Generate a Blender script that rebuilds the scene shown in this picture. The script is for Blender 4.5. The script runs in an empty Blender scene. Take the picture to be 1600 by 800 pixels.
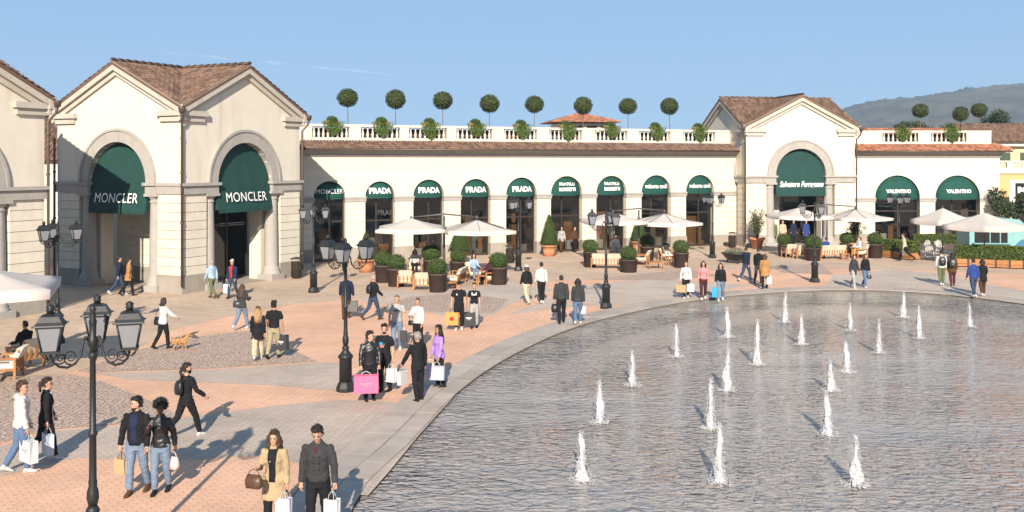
import bpy, math, random
import numpy as np
from mathutils import Matrix, Vector, noise as mnoise

SC = bpy.context.scene
COL = SC.collection
R = math.radians
PI = math.pi
random.seed(7)

# ------------------------------------------------------------------ camera, sky, sun, exposure
CAM_H, F = 6.1, 1550.0            # eye height (m), focal length in pixels of a 1600 px wide picture
HOR = 253.0
cam = bpy.data.cameras.new('camera')
cam.sensor_width = 36.0
cam.lens = 36.0 * F / 1600.0
cam.shift_y = -(400.0 - HOR) / 1600.0
cam.clip_start, cam.clip_end = 0.1, 12000.0
camo = bpy.data.objects.new('camera', cam)
COL.objects.link(camo)
camo.location = (0, 0, CAM_H)
camo.rotation_euler = (R(90), 0, 0)
SC.camera = camo

SUN_EL, SUN_AZ = R(27.0), R(1.0)  # light travels towards +Y, 1 degree to the right
world = bpy.data.worlds.new('World')
SC.world = world
world.use_nodes = True
wn = world.node_tree
wn.nodes.clear()
sky = wn.nodes.new('ShaderNodeTexSky')
sky.sky_type = 'NISHITA'
sky.sun_disc = False
sky.sun_elevation = SUN_EL
sky.sun_rotation = R(180) + SUN_AZ
sky.altitude = 1500
sky.air_density = 0.6
sky.dust_density = 0.0
sky.ozone_density = 4.0
bg = wn.nodes.new('ShaderNodeBackground')
bg.inputs['Strength'].default_value = 0.10
wo = wn.nodes.new('ShaderNodeOutputWorld')
# hazy autumn air: one even tone curve and tint over the whole sky
gam = wn.nodes.new('ShaderNodeGamma'); gam.inputs['Gamma'].default_value = 0.25
tnt = wn.nodes.new('ShaderNodeMix'); tnt.data_type = 'RGBA'; tnt.blend_type = 'MULTIPLY'
tnt.inputs['Factor'].default_value = 1.0
tnt.inputs['B'].default_value = (1.44, 2.08, 2.76, 1)
wn.links.new(sky.outputs[0], gam.inputs[0])
wn.links.new(gam.outputs[0], tnt.inputs['A'])
wn.links.new(tnt.outputs['Result'], bg.inputs[0])
wn.links.new(bg.outputs[0], wo.inputs[0])

sl = bpy.data.lights.new('sun', 'SUN')
sl.energy = 4.6
sl.angle = R(0.55)
sl.color = (1.0, 0.89, 0.745)
so = bpy.data.objects.new('sun', sl)
COL.objects.link(so)
ld = Vector((math.sin(SUN_AZ) * math.cos(SUN_EL), math.cos(SUN_AZ) * math.cos(SUN_EL), -math.sin(SUN_EL)))
so.rotation_euler = ld.to_track_quat('-Z', 'Y').to_euler()
so.location = (-10, -40, 40)

vs = SC.view_settings
vs.view_transform = 'Standard'
vs.look = 'None'
vs.exposure = 0.95
vs.gamma = 1.0
SC.render.engine = 'CYCLES'
SC.cycles.max_bounces = 6
SC.cycles.diffuse_bounces = 3
SC.cycles.glossy_bounces = 3
SC.cycles.transparent_max_bounces = 12
SC.cycles.caustics_reflective = False
SC.cycles.caustics_refractive = False
SC.cycles.use_denoising = True

# ------------------------------------------------------------------ small helpers
def G(px, py):
    """ground point seen at a pixel of the 1600 x 800 photograph"""
    z = CAM_H * F / (py - HOR)
    return Vector(((px - 800.0) / F * z, z, 0.0))

def tag(o, label=None, cat=None, group=None, kind=None):
    if label: o['label'] = label
    if cat: o['category'] = cat
    if group: o['group'] = group
    if kind: o['kind'] = kind
    return o

def empty(name, loc=(0, 0, 0), rz=0.0, label=None, cat=None, group=None):
    o = bpy.data.objects.new(name, None)
    o.empty_display_size = 0.2
    COL.objects.link(o)
    o.location = loc
    o.rotation_euler = (0, 0, rz)
    return tag(o, label, cat, group)

def link(name, me, parent=None, loc=None, rz=None):
    o = bpy.data.objects.new(name, me)
    COL.objects.link(o)
    if parent is not None: o.parent = parent
    if loc is not None: o.location = loc
    if rz is not None: o.rotation_euler = (0, 0, rz)
    return o

def copy_tree(o, parent=None):
    c = o.copy()
    COL.objects.link(c)
    c.parent = parent
    for ch in o.children:
        copy_tree(ch, c)
    return c

class MB:
    """collects shapes, builds them as one mesh"""
    def __init__(s, M=None):
        s.v, s.f, s.mi, s.sm = [], [], [], []
        s.M = M
        s.cur = 0
    def add(s, vs_, fs, smooth=False):
        b = len(s.v)
        M = s.M
        if M is None: s.v.extend(tuple(p) for p in vs_)
        else: s.v.extend(tuple(M @ Vector(p)) for p in vs_)
        for f in fs:
            s.f.append(tuple(i + b for i in f))
            s.mi.append(s.cur)
            s.sm.append(smooth)
        return s
    def box(s, x0, x1, y0, y1, z0, z1):
        s.add([(x0,y0,z0),(x1,y0,z0),(x1,y1,z0),(x0,y1,z0),(x0,y0,z1),(x1,y0,z1),(x1,y1,z1),(x0,y1,z1)],
              [(3,2,1,0),(4,5,6,7),(0,1,5,4),(1,2,6,5),(2,3,7,6),(3,0,4,7)])
        return s
    def cbox(s, x0, x1, y0, y1, z0, z1, c):
        """box whose front (-y) and side edges are chamfered by c"""
        s.add([(x0+c,y0,z0+c),(x1-c,y0,z0+c),(x1-c,y0,z1-c),(x0+c,y0,z1-c),
               (x0,y0+c,z0),(x1,y0+c,z0),(x1,y0+c,z1),(x0,y0+c,z1),
               (x0,y1,z0),(x1,y1,z0),(x1,y1,z1),(x0,y1,z1)],
              [(0,1,2,3),(4,5,1,0),(5,6,2,1),(6,7,3,2),(7,4,0,3),(5,9,10,6),(4,7,11,8),(7,6,10,11),(5,4,8,9),(9,8,11,10)])
        return s
    def lathe(s, prof, n=12, c=(0,0,0), smooth=True, cap=True):
        vs_, fs = [], []
        for (r, z) in prof:
            for i in range(n):
                a = 2*PI*i/n
                vs_.append((c[0]+r*math.cos(a), c[1]+r*math.sin(a), c[2]+z))
        m = len(prof)
        for j in range(m-1):
            for i in range(n):
                k = (i+1) % n
                fs.append((j*n+i, j*n+k, (j+1)*n+k, (j+1)*n+i))
        s.add(vs_, fs, smooth)
        if cap:
            b = len(s.v)-len(vs_)
            s.f.append(tuple(b+i for i in reversed(range(n)))); s.mi.append(s.cur); s.sm.append(False)
            s.f.append(tuple(b+(m-1)*n+i for i in range(n))); s.mi.append(s.cur); s.sm.append(False)
        return s
    def loft(s, rings, closed=True, cap=True, smooth=True):
        """rings: lists of points of equal length"""
        n = len(rings[0])
        vs_ = [p for r in rings for p in r]
        fs = []
        for j in range(len(rings)-1):
            for i in range(n if closed else n-1):
                k = (i+1) % n
                fs.append((j*n+i, j*n+k, (j+1)*n+k, (j+1)*n+i))
        s.add(vs_, fs, smooth)
        if cap and closed:
            b = len(s.v)-len(vs_)
            s.f.append(tuple(b+i for i in reversed(range(n)))); s.mi.append(s.cur); s.sm.append(smooth)
            s.f.append(tuple(b+(len(rings)-1)*n+i for i in range(n))); s.mi.append(s.cur); s.sm.append(smooth)
        return s
    def tube(s, pts, rad, n=6, smooth=True, cap=True):
        pts = [Vector(p) for p in pts]
        m = len(pts)
        if not hasattr(rad, '__len__'): rad = [rad]*m
        rings = []
        up = None
        for i in range(m):
            d = (pts[min(i+1, m-1)] - pts[max(i-1, 0)])
            if d.length < 1e-9: d = Vector((0,0,1))
            d.normalize()
            if up is None:
                up = Vector((0,0,1)) if abs(d.z) < 0.9 else Vector((0,1,0))
            a = d.cross(up)
            if a.length < 1e-6: a = d.orthogonal()
            a.normalize()
            b = a.cross(d); b.normalize()
            up = b
            r = rad[i]
            if not hasattr(r, '__len__'): r = (r, r)
            rings.append([pts[i] + a*(math.cos(2*PI*k/n)*r[0]) + b*(math.sin(2*PI*k/n)*r[1]) for k in range(n)])
        return s.loft(rings, True, cap, smooth)
    def ball(s, c, r, n=8, m=6, smooth=True):
        if not hasattr(r, '__len__'): r = (r, r, r)
        rings = []
        for j in range(m+1):
            t = -PI/2 + PI*(0.02 + 0.96*j/m)
            rings.append([(c[0]+r[0]*math.cos(t)*math.cos(2*PI*i/n), c[1]+r[1]*math.cos(t)*math.sin(2*PI*i/n), c[2]+r[2]*math.sin(t)) for i in range(n)])
        return s.loft(rings, True, True, smooth)
    def prism(s, poly, y0, y1):
        """polygon in (x, z), counter-clockwise seen from -y, extruded y0..y1"""
        n = len(poly)
        vs_ = [(x, y0, z) for x, z in poly] + [(x, y1, z) for x, z in poly]
        fs = [tuple(range(n)), tuple(reversed(range(n, 2*n)))]
        for i in range(n):
            k = (i+1) % n
            fs.append((i, n+i, n+k, k))
        return s.add(vs_, fs)
    def mesh(s, name, mats):
        me = bpy.data.meshes.new(name)
        me.from_pydata(s.v, [], s.f)
        if not isinstance(mats, (list, tuple)): mats = [mats]
        for m in mats: me.materials.append(m)
        me.polygons.foreach_set('material_index', s.mi)
        me.polygons.foreach_set('use_smooth', s.sm)
        me.update()
        return me
    def build(s, name, mats, parent=None, loc=None, rz=None):
        return link(name, s.mesh(name, mats), parent, loc, rz)

def stuff(o):
    o['kind'] = 'stuff'
    return o

# ------------------------------------------------------------------ materials
def srgb(r, g, b):
    f = lambda c: (c/255/12.92) if c/255 <= 0.04045 else ((c/255+0.055)/1.055)**2.4
    return (f(r), f(g), f(b))

MATS = {}
def mat(name, col, rough=0.8, var=0.12, scale=3.0, bump=0.0, bscale=40.0, metal=0.0, spec=0.3, island=0.0, objrand=0.0, col2=None, stain=0.0, emit=None, sheen=0.0):
    """plain procedural material: base colour with noise variation, optional second colour, bump and per-island variation"""
    if name in MATS: return MATS[name]
    m = bpy.data.materials.new(name)
    m.use_nodes = True
    nt = m.node_tree
    P = nt.nodes['Principled BSDF']
    P.inputs['Roughness'].default_value = rough
    P.inputs['Metallic'].default_value = metal
    P.inputs['Specular IOR Level'].default_value = spec
    if sheen:
        P.inputs['Sheen Weight'].default_value = sheen
        P.inputs['Sheen Roughness'].default_value = 0.5
    tc = nt.nodes.new('ShaderNodeTexCoord')
    nz = nt.nodes.new('ShaderNodeTexNoise')
    nz.inputs['Scale'].default_value = scale
    nz.inputs['Detail'].default_value = 5
    nz.inputs['Roughness'].default_value = 0.6
    nt.links.new(tc.outputs['Object'], nz.inputs['Vector'])
    mix = nt.nodes.new('ShaderNodeMix'); mix.data_type = 'RGBA'
    c = Vector(col)
    c2 = Vector(col2) if col2 else None
    lo = c*(1-var) if c2 is None else c
    hi = c*(1+var) if c2 is None else c2
    mix.inputs['A'].default_value = (*lo, 1)
    mix.inputs['B'].default_value = (*hi, 1)
    rmp = nt.nodes.new('ShaderNodeMapRange')
    rmp.inputs['From Min'].default_value = 0.3
    rmp.inputs['From Max'].default_value = 0.7
    nt.links.new(nz.outputs['Fac'], rmp.inputs['Value'])
    nt.links.new(rmp.outputs[0], mix.inputs['Factor'])
    out = mix.outputs['Result']
    if island or objrand:
        if island:
            gm = nt.nodes.new('ShaderNodeNewGeometry'); src = gm.outputs['Random Per Island']
        else:
            gm = nt.nodes.new('ShaderNodeObjectInfo'); src = gm.outputs['Random']
        amt = island or objrand
        mr = nt.nodes.new('ShaderNodeMapRange')
        mr.inputs['To Min'].default_value = 1-amt
        mr.inputs['To Max'].default_value = 1+amt
        nt.links.new(src, mr.inputs['Value'])
        hs = nt.nodes.new('ShaderNodeHueSaturation')
        nt.links.new(mr.outputs[0], hs.inputs['Value'])
        nt.links.new(out, hs.inputs['Color'])
        out = hs.outputs['Color']
    if stain:
        # rain streaks and grime with a shape of their own: noise stretched along Z
        mp = nt.nodes.new('ShaderNodeMapping')
        mp.inputs['Scale'].default_value = (1.3, 1.3, 0.22)
        nt.links.new(tc.outputs['Object'], mp.inputs['Vector'])
        n2 = nt.nodes.new('ShaderNodeTexNoise')
        n2.inputs['Scale'].default_value = 1.6
        n2.inputs['Detail'].default_value = 7
        nt.links.new(mp.outputs[0], n2.inputs['Vector'])
        r2 = nt.nodes.new('ShaderNodeMapRange')
        r2.inputs['From Min'].default_value = 0.52
        r2.inputs['From Max'].default_value = 0.8
        r2.inputs['To Max'].default_value = stain
        nt.links.new(n2.outputs['Fac'], r2.inputs['Value'])
        mx = nt.nodes.new('ShaderNodeMix'); mx.data_type = 'RGBA'; mx.blend_type = 'MULTIPLY'
        nt.links.new(r2.outputs[0], mx.inputs['Factor'])
        nt.links.new(out, mx.inputs['A'])
        mx.inputs['B'].default_value = (0.62, 0.56, 0.48, 1)
        out = mx.outputs['Result']
    nt.links.new(out, P.inputs['Base Color'])
    if bump:
        nb = nt.nodes.new('ShaderNodeTexNoise')
        nb.inputs['Scale'].default_value = bscale
        nb.inputs['Detail'].default_value = 3
        nt.links.new(tc.outputs['Object'], nb.inputs['Vector'])
        bp = nt.nodes.new('ShaderNodeBump')
        bp.inputs['Strength'].default_value = bump
        bp.inputs['Distance'].default_value = 0.03
        nt.links.new(nb.outputs['Fac'], bp.inputs['Height'])
        nt.links.new(bp.outputs[0], P.inputs['Normal'])
    if emit:
        P.inputs['Emission Color'].default_value = (*emit[0], 1)
        P.inputs['Emission Strength'].default_value = emit[1]
    MATS[name] = m
    return m

def glass_mat(name, tint, rough=0.03, ior=1.5, refl=1.0):
    """thin glass: mirror reflection by Fresnel over a tinted see-through pane"""
    if name in MATS: return MATS[name]
    m = bpy.data.materials.new(name); m.use_nodes = True
    nt = m.node_tree; nt.nodes.clear()
    o = nt.nodes.new('ShaderNodeOutputMaterial')
    tr = nt.nodes.new('ShaderNodeBsdfTransparent'); tr.inputs[0].default_value = (*tint, 1)
    gl = nt.nodes.new('ShaderNodeBsdfGlossy'); gl.inputs['Roughness'].default_value = rough
    gl.inputs['Color'].default_value = (refl, refl, refl, 1)
    fr = nt.nodes.new('ShaderNodeFresnel'); fr.inputs[0].default_value = ior
    mx = nt.nodes.new('ShaderNodeMixShader')
    nt.links.new(fr.outputs[0], mx.inputs[0]); nt.links.new(tr.outputs[0], mx.inputs[1]); nt.links.new(gl.outputs[0], mx.inputs[2])
    nt.links.new(mx.outputs[0], o.inputs[0])
    MATS[name] = m
    return m

def brick_mat(name, c1, c2, mortar, bw, bh, rot=0.0, ms=0.012, bump=0.3, patch=0.25, rough=0.85):
    """laid pavers: brick texture in object space with worn patches"""
    if name in MATS: return MATS[name]
    m = bpy.data.materials.new(name); m.use_nodes = True
    nt = m.node_tree; P = nt.nodes['Principled BSDF']
    P.inputs['Roughness'].default_value = rough
    P.inputs['Specular IOR Level'].default_value = 0.25
    tc = nt.nodes.new('ShaderNodeTexCoord')
    mp = nt.nodes.new('ShaderNodeMapping'); mp.inputs['Rotation'].default_value = (0, 0, rot)
    nt.links.new(tc.outputs['Object'], mp.inputs['Vector'])
    bt = nt.nodes.new('ShaderNodeTexBrick')
    bt.inputs['Scale'].default_value = 1.0
    bt.inputs['Brick Width'].default_value = bw
    bt.inputs['Row Height'].default_value = bh
    bt.inputs['Mortar Size'].default_value = ms
    bt.inputs['Mortar Smooth'].default_value = 0.3
    bt.inputs['Color1'].default_value = (*c1, 1)
    bt.inputs['Color2'].default_value = (*c2, 1)
    bt.inputs['Mortar'].default_value = (*mortar, 1)
    nt.links.new(mp.outputs[0], bt.inputs['Vector'])
    nz = nt.nodes.new('ShaderNodeTexNoise'); nz.inputs['Scale'].default_value = 0.35; nz.inputs['Detail'].default_value = 8; nz.inputs['Roughness'].default_value = 0.65
    nt.links.new(tc.outputs['Object'], nz.inputs['Vector'])
    mr = nt.nodes.new('ShaderNodeMapRange'); mr.inputs['From Min'].default_value = 0.3; mr.inputs['From Max'].default_value = 0.7
    mr.inputs['To Min'].default_value = 1-patch; mr.inputs['To Max'].default_value = 1+patch
    nt.links.new(nz.outputs['Fac'], mr.inputs['Value'])
    hs = nt.nodes.new('ShaderNodeHueSaturation')
    nt.links.new(mr.outputs[0], hs.inputs['Value']); nt.links.new(bt.outputs['Color'], hs.inputs['Color'])
    nt.links.new(hs.outputs[0], P.inputs['Base Color'])
    bp = nt.nodes.new('ShaderNodeBump'); bp.inputs['Strength'].default_value = bump; bp.inputs['Distance'].default_value = 0.01
    bp.invert = True
    nt.links.new(bt.outputs['Fac'], bp.inputs['Height']); nt.links.new(bp.outputs[0], P.inputs['Normal'])
    MATS[name] = m
    return m

def cobble_mat(name, c1, c2, mortar, size):
    if name in MATS: return MATS[name]
    m = bpy.data.materials.new(name); m.use_nodes = True
    nt = m.node_tree; P = nt.nodes['Principled BSDF']; P.inputs['Roughness'].default_value = 0.8
    tc = nt.nodes.new('ShaderNodeTexCoord')
    wv = nt.nodes.new('ShaderNodeTexNoise'); wv.inputs['Scale'].default_value = 0.5
    nt.links.new(tc.outputs['Object'], wv.inputs['Vector'])
    vm = nt.nodes.new('ShaderNodeVectorMath'); vm.operation = 'MULTIPLY_ADD'
    vm.inputs[1].default_value = (0.4, 0.4, 0)
    nt.links.new(wv.outputs['Color'], vm.inputs[0]); nt.links.new(tc.outputs['Object'], vm.inputs[2])
    vo = nt.nodes.new('ShaderNodeTexVoronoi'); vo.inputs['Scale'].default_value = 1/size; vo.inputs['Randomness'].default_value = 0.55
    ve = nt.nodes.new('ShaderNodeTexVoronoi'); ve.feature = 'DISTANCE_TO_EDGE'; ve.inputs['Scale'].default_value = 1/size; ve.inputs['Randomness'].default_value = 0.55
    for t in (vo, ve): nt.links.new(vm.outputs[0], t.inputs['Vector'])
    sx = nt.nodes.new('ShaderNodeSeparateColor'); nt.links.new(vo.outputs['Color'], sx.inputs[0])
    mx = nt.nodes.new('ShaderNodeMix'); mx.data_type = 'RGBA'; mx.inputs['A'].default_value = (*c1, 1); mx.inputs['B'].default_value = (*c2, 1)
    nt.links.new(sx.outputs[0], mx.inputs['Factor'])
    mr = nt.nodes.new('ShaderNodeMapRange'); mr.inputs['From Min'].default_value = 0.03; mr.inputs['From Max'].default_value = 0.14
    nt.links.new(ve.outputs['Distance'], mr.inputs['Value'])
    m2 = nt.nodes.new('ShaderNodeMix'); m2.data_type = 'RGBA'; m2.inputs['A'].default_value = (*mortar, 1)
    nt.links.new(mr.outputs[0], m2.inputs['Factor']); nt.links.new(mx.outputs['Result'], m2.inputs['B'])
    nt.links.new(m2.outputs['Result'], P.inputs['Base Color'])
    bp = nt.nodes.new('ShaderNodeBump'); bp.inputs['Strength'].default_value = 0.6; bp.inputs['Distance'].default_value = 0.02
    nt.links.new(mr.outputs[0], bp.inputs['Height']); nt.links.new(bp.outputs[0], P.inputs['Normal'])
    MATS[name] = m
    return m

M_CREAM = mat('cream_render', (0.64, 0.585, 0.485), 0.9, 0.035, 1.2, 0.15, 60, stain=0.42)
M_CREAM_C = mat('cream_course', (0.635, 0.58, 0.475), 0.9, 0.05, 2.0, 0.15, 60, objrand=0.035, stain=0.25)
M_JOINT = mat('course_joint', (0.30, 0.25, 0.18), 0.95)
M_STONE = mat('grey_stone', (0.355, 0.33, 0.30), 0.85, 0.08, 3.0, 0.2, 50, stain=0.4)
M_PLINTH = mat('plinth_stone', (0.31, 0.275, 0.235), 0.85, 0.1, 2.0, 0.2, 50, stain=0.4)
M_TRIM = mat('pale_trim', (0.46, 0.42, 0.36), 0.85, 0.06, 2.0, 0.1, 50, stain=0.4)
M_BALU = mat('balustrade_stone', (0.60, 0.555, 0.475), 0.85, 0.05, 3.0, 0.1, 50, stain=0.5)
M_TILE = mat('roof_tile', (0.165, 0.093, 0.062), 0.85, 0.22, 6.0, 0.25, 30, island=0.42, col2=(0.125, 0.084, 0.064))
M_TILE_R = mat('roof_tile_warm', (0.36, 0.15, 0.08), 0.85, 0.2, 6.0, 0.25, 30, island=0.38, col2=(0.24, 0.115, 0.075))
M_TILE_BED = mat('roof_bed', (0.14, 0.075, 0.05), 0.9)
M_PIPE = mat('copper_pipe', (0.115, 0.085, 0.07), 0.45, 0.15, 4.0, metal=0.4)
M_AWN = mat('awning_green', (0.008, 0.062, 0.048), 0.8, 0.1, 2.5, 0.15, 90)
M_AWN_P = mat('awning_green_faded', (0.012, 0.050, 0.042), 0.8, 0.1, 2.0, 0.15, 90)
M_WHITE = mat('white_letter', (0.85, 0.85, 0.82), 0.6, 0.02)
M_FRAME = mat('bronze_frame', (0.055, 0.042, 0.034), 0.45, 0.1, metal=0.3)
M_DARKROOM = mat('shop_interior', (0.10, 0.075, 0.055), 0.9, 0.2, 1.5)  # low albedo puts the dimness of the rooms into the colour
M_SHOPFLOOR = mat('shop_floor', (0.20, 0.15, 0.10), 0.5, 0.1)
M_GLASS = glass_mat('shop_glass', (0.72, 0.74, 0.74), 0.02, 1.5, 0.9)
M_IRON = mat('lamp_iron', (0.022, 0.023, 0.024), 0.48, 0.15, 6.0, 0.1, 60, metal=0.25, spec=0.5)
M_MILK = mat('lantern_glass', (0.20, 0.21, 0.23), 0.25, 0.05, 3.0, spec=0.5)
M_WOOD = mat('teak', (0.36, 0.16, 0.06), 0.6, 0.25, 9.0, 0.1, 30, objrand=0.12)
M_CUSH = mat('cushion', (0.62, 0.55, 0.44), 0.9, 0.06, 4.0, 0.2, 70)
M_POT = mat('brown_pot', (0.075, 0.05, 0.043), 0.75, 0.15, 4.0, 0.1, 40, objrand=0.12)
M_TERRA = mat('terracotta', (0.52, 0.23, 0.12), 0.85, 0.16, 4.0, 0.15, 30, objrand=0.1, stain=0.4)
M_SOIL = mat('soil', (0.05, 0.035, 0.025), 0.95)
M_CANVAS = mat('parasol_canvas', (0.50, 0.445, 0.405), 0.9, 0.04, 2.0, 0.1, 60)
M_ALU = mat('parasol_pole', (0.12, 0.11, 0.105), 0.5, 0.1, metal=0.4)
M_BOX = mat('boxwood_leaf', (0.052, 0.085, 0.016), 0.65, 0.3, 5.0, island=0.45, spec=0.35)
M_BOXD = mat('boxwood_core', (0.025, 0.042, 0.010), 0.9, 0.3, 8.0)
M_LAUREL = mat('laurel_leaf', (0.048, 0.066, 0.016), 0.6, 0.3, 5.0, island=0.45, spec=0.4)
M_TRAIL = mat('trailing_leaf', (0.10, 0.155, 0.030), 0.6, 0.3, 5.0, island=0.45, spec=0.35)
M_HEDGE = mat('hedge_leaf', (0.085, 0.115, 0.022), 0.65, 0.3, 4.0, island=0.5)
M_BARK = mat('bark', (0.16, 0.12, 0.085), 0.9, 0.2, 10.0, 0.3, 40)
# ================================================================== the setting: ground, paving, pool, hill
C_TAN = (0.36, 0.275, 0.205)
M_GROUND = brick_mat('tan_pavers', (0.53, 0.395, 0.29), (0.46, 0.345, 0.255), (0.34, 0.255, 0.19), 0.6, 0.3, R(24), 0.012, 0.2, 0.16)
M_BRICK = brick_mat('pink_brick', (0.72, 0.425, 0.28), (0.63, 0.38, 0.26), (0.44, 0.285, 0.20), 0.25, 0.125, R(-38), 0.011, 0.35, 0.16)
M_GREY = brick_mat('grey_brick', (0.495, 0.395, 0.325), (0.425, 0.345, 0.285), (0.31, 0.25, 0.21), 0.25, 0.125, R(-38), 0.011, 0.3, 0.18)
M_GREY2 = brick_mat('grey_slabs', (0.50, 0.405, 0.335), (0.44, 0.36, 0.30), (0.33, 0.27, 0.225), 0.5, 0.25, R(20), 0.010, 0.2, 0.15)
M_COBBLE = cobble_mat('porphyry_cobbles', (0.55, 0.405, 0.315), (0.40, 0.29, 0.225), (0.23, 0.165, 0.13), 0.14)
M_SLAB = mat('kerb_slab', (0.385, 0.325, 0.275), 0.8, 0.1, 2.0, 0.15, 40, objrand=0.12, stain=0.3)

POOL = [(-2.84,17.6),(-2.23,21.6),(-1.40,26.5),(0.0,31.3),(2.37,36.7),(5.45,41.0),(8.3,43.9),(11.4,46.0),(15.3,47.3),(18.3,46.7),
        (20.6,44.8),(22.6,41.0),(24.4,34.0),(25.0,25.0),(24.0,15.0),(20.5,6.0),(13.5,1.0),(6.0,1.5),(0.5,6.5),(-2.0,12.0)]
def catmull(P, sub):
    out = []
    n = len(P)
    for i in range(n):
        p0, p1, p2, p3 = (Vector(P[(i+k-1) % n]) for k in range(4))
        for j in range(sub):
            t = j/sub
            out.append(0.5*((2*p1)+(p2-p0)*t+(2*p0-5*p1+4*p2-p3)*t*t+(3*p1-p0-3*p2+p3)*t**3))
    return out
PC = catmull(POOL, 10)
NPC = len(PC)
PCEN = Vector((11.5, 24.0))
def pnorm(i):
    d = PC[(i+1) % NPC]-PC[i-1]
    n = Vector((d.y, -d.x)).normalized()
    if n.dot(PC[i]-PCEN) < 0: n = -n
    return n
PN = [pnorm(i) for i in range(NPC)]

# ground sheet with the pool cut out
m = MB()
rings = []
for k, dist in enumerate((0.0, 6.0, 60.0, 600.0, 6000.0)):
    if k < 2: rings.append([(PC[i].x+PN[i].x*dist, PC[i].y+PN[i].y*dist, 0) for i in range(NPC)])
    else:
        rings.append([tuple((PCEN + (PC[i]-PCEN).normalized()*dist).to_3d()) for i in range(NPC)])
m.loft(rings, True, False, False)
g = m.build('ground', M_GROUND)
g['kind'] = 'structure'
if g.data.polygons[0].normal.z < 0: g.data.flip_normals()

def zone(name, px, z, mt, thick=None):
    pts = [G(*p) for p in px]
    mm = MB()
    mm.add([(p.x, p.y, z) for p in pts], [tuple(range(len(pts)))])
    o = mm.build(name, mt)
    if o.data.polygons[0].normal.z < 0: o.data.flip_normals()
    o['kind'] = 'structure'
    return o

def edge_px(i0, i1, off):
    """pool outline points i0..i1 moved out by off, as ground points"""
    return [PC[i % NPC]+PN[i % NPC]*off for i in range(i0, i1+1)]

def zone_g(name, pts, z, mt):
    mm = MB()
    mm.add([(p[0], p[1], z) for p in pts], [tuple(range(len(pts)))])
    o = mm.build(name, mt)
    if o.data.polygons[0].normal.z < 0: o.data.flip_normals()
    o['kind'] = 'structure'
    return o

gp = lambda L: [tuple(G(*p).to_2d()) for p in L]
# brick field: follows the pool from its near left to its far right, then back along the facades
field = [tuple(p) for p in edge_px(-2, 110, 1.2)]
field += gp([(1640,430),(1500,424),(1320,420),(1180,421),(1060,424),(960,436),(880,438),(800,446),(700,458),(600,464),(470,474),(380,490),(265,516),(225,540),(100,585),(-60,600)])
field += [(-24,24),(-24,12),(-5,11)]
zone_g('brick_paving', field, 0.004, M_BRICK)
zone('grey_paving', [(-80,722),(85,674),(190,666),(290,653),(430,634),(530,625),(610,628),(650,632),(700,606),(735,590),(700,630),(655,680),(610,735),(575,775),(520,770),(480,728),(420,712),(330,716),(230,722),(120,716),(0,745),(-80,775)], 0.008, M_GREY)
zone('grey_paving', [(150,584),(330,578),(495,567),(534,566),(532,612),(420,602),(300,597),(205,594)], 0.008, M_GREY)
zone('grey_paving', [(790,493),(850,470),(920,446),(1010,436),(1120,441),(1172,446),(1110,456),(1040,465),(985,477),(945,476),(880,480)], 0.008, M_GREY2)
zone('grey_paving', [(1300,430),(1390,421),(1480,428),(1560,448),(1640,462),(1640,478),(1560,466),(1480,455),(1400,449),(1330,447),(1290,449)], 0.008, M_GREY2)
zone('grey_paving', [(560,470),(600,452),(700,452),(800,440),(868,452),(800,474),(770,492),(720,500),(640,480)], 0.008, M_GREY2)
zone('cobble_paving', [(-80,600),(45,588),(110,585),(165,598),(225,623),(285,652),(190,663),(85,671),(-80,712)], 0.012, M_COBBLE)
zone('cobble_paving', [(120,580),(210,548),(320,525),(388,517),(432,535),(496,565),(330,576),(150,582)], 0.012, M_COBBLE)
zone('cobble_paving', [(590,482),(640,464),(720,458),(795,468),(770,490),(700,488)], 0.012, M_COBBLE)
zone('cobble_paving', [(925,437),(1000,428),(1075,421),(1125,431),(1040,438)], 0.012, M_COBBLE)
zone('cobble_paving', [(1205,415),(1285,413),(1302,429),(1222,426)], 0.012, M_COBBLE)

# pool kerb: two rings of stone slabs, every slab its own piece
kerb = MB()
kr = [[(PC[i].x+PN[i].x*d, PC[i].y+PN[i].y*d, z) for i in range(NPC)] for d, z in ((0.0,-0.26),(0.0,0.016),(1.16,0.016))]
kerb.loft(kr, True, False, False)
M_KBED = mat('kerb_bedding', (0.16, 0.14, 0.125), 0.9)
kerbo = kerb.build('pool_kerb', M_KBED)
kerbo['kind'] = 'structure'
rk = random.Random(3)
def slab_run(i0, i1, d0, d1, step, phase):
    # walk the outline at near constant spacing
    idx = [i0+phase]
    acc = 0.0
    for i in range(i0+1+phase, i1+1):
        acc += (PC[i % NPC]-PC[(i-1) % NPC]).length
        if acc >= step:
            idx.append(i); acc = 0.0
    for a, b in zip(idx, idx[1:]):
        ia, ib = a % NPC, b % NPC
        top = 0.036+rk.uniform(-0.004, 0.004)
        def P_(i, d, s):
            q = PC[i]+PN[i]*d
            t = Vector((-PN[i].y, PN[i].x))
            if t.dot(PC[(i+1) % NPC]-PC[i]) < 0: t = -t
            return q+t*s
        c4 = [P_(ia, d0, 0.006), P_(ib, d0, -0.006), P_(ib, d1, -0.006), P_(ia, d1, 0.006)]
        mm = MB()
        bot = [(p.x, p.y, 0.006) for p in c4]; tp = [(p.x, p.y, top) for p in c4]
        mm.add(bot+tp, [(4,5,6,7),(0,4,7,3),(0,1,5,4),(1,2,6,5),(2,3,7,6)])
        o = mm.build('slab', M_SLAB, kerbo)
        o.data.flip_normals() if o.data.polygons[0].normal.z < 0 else None
slab_run(-4, 122, -0.03, 0.45, 1.0, 0)
slab_run(-4, 122, 0.465, 1.14, 1.25, 1)

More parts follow.
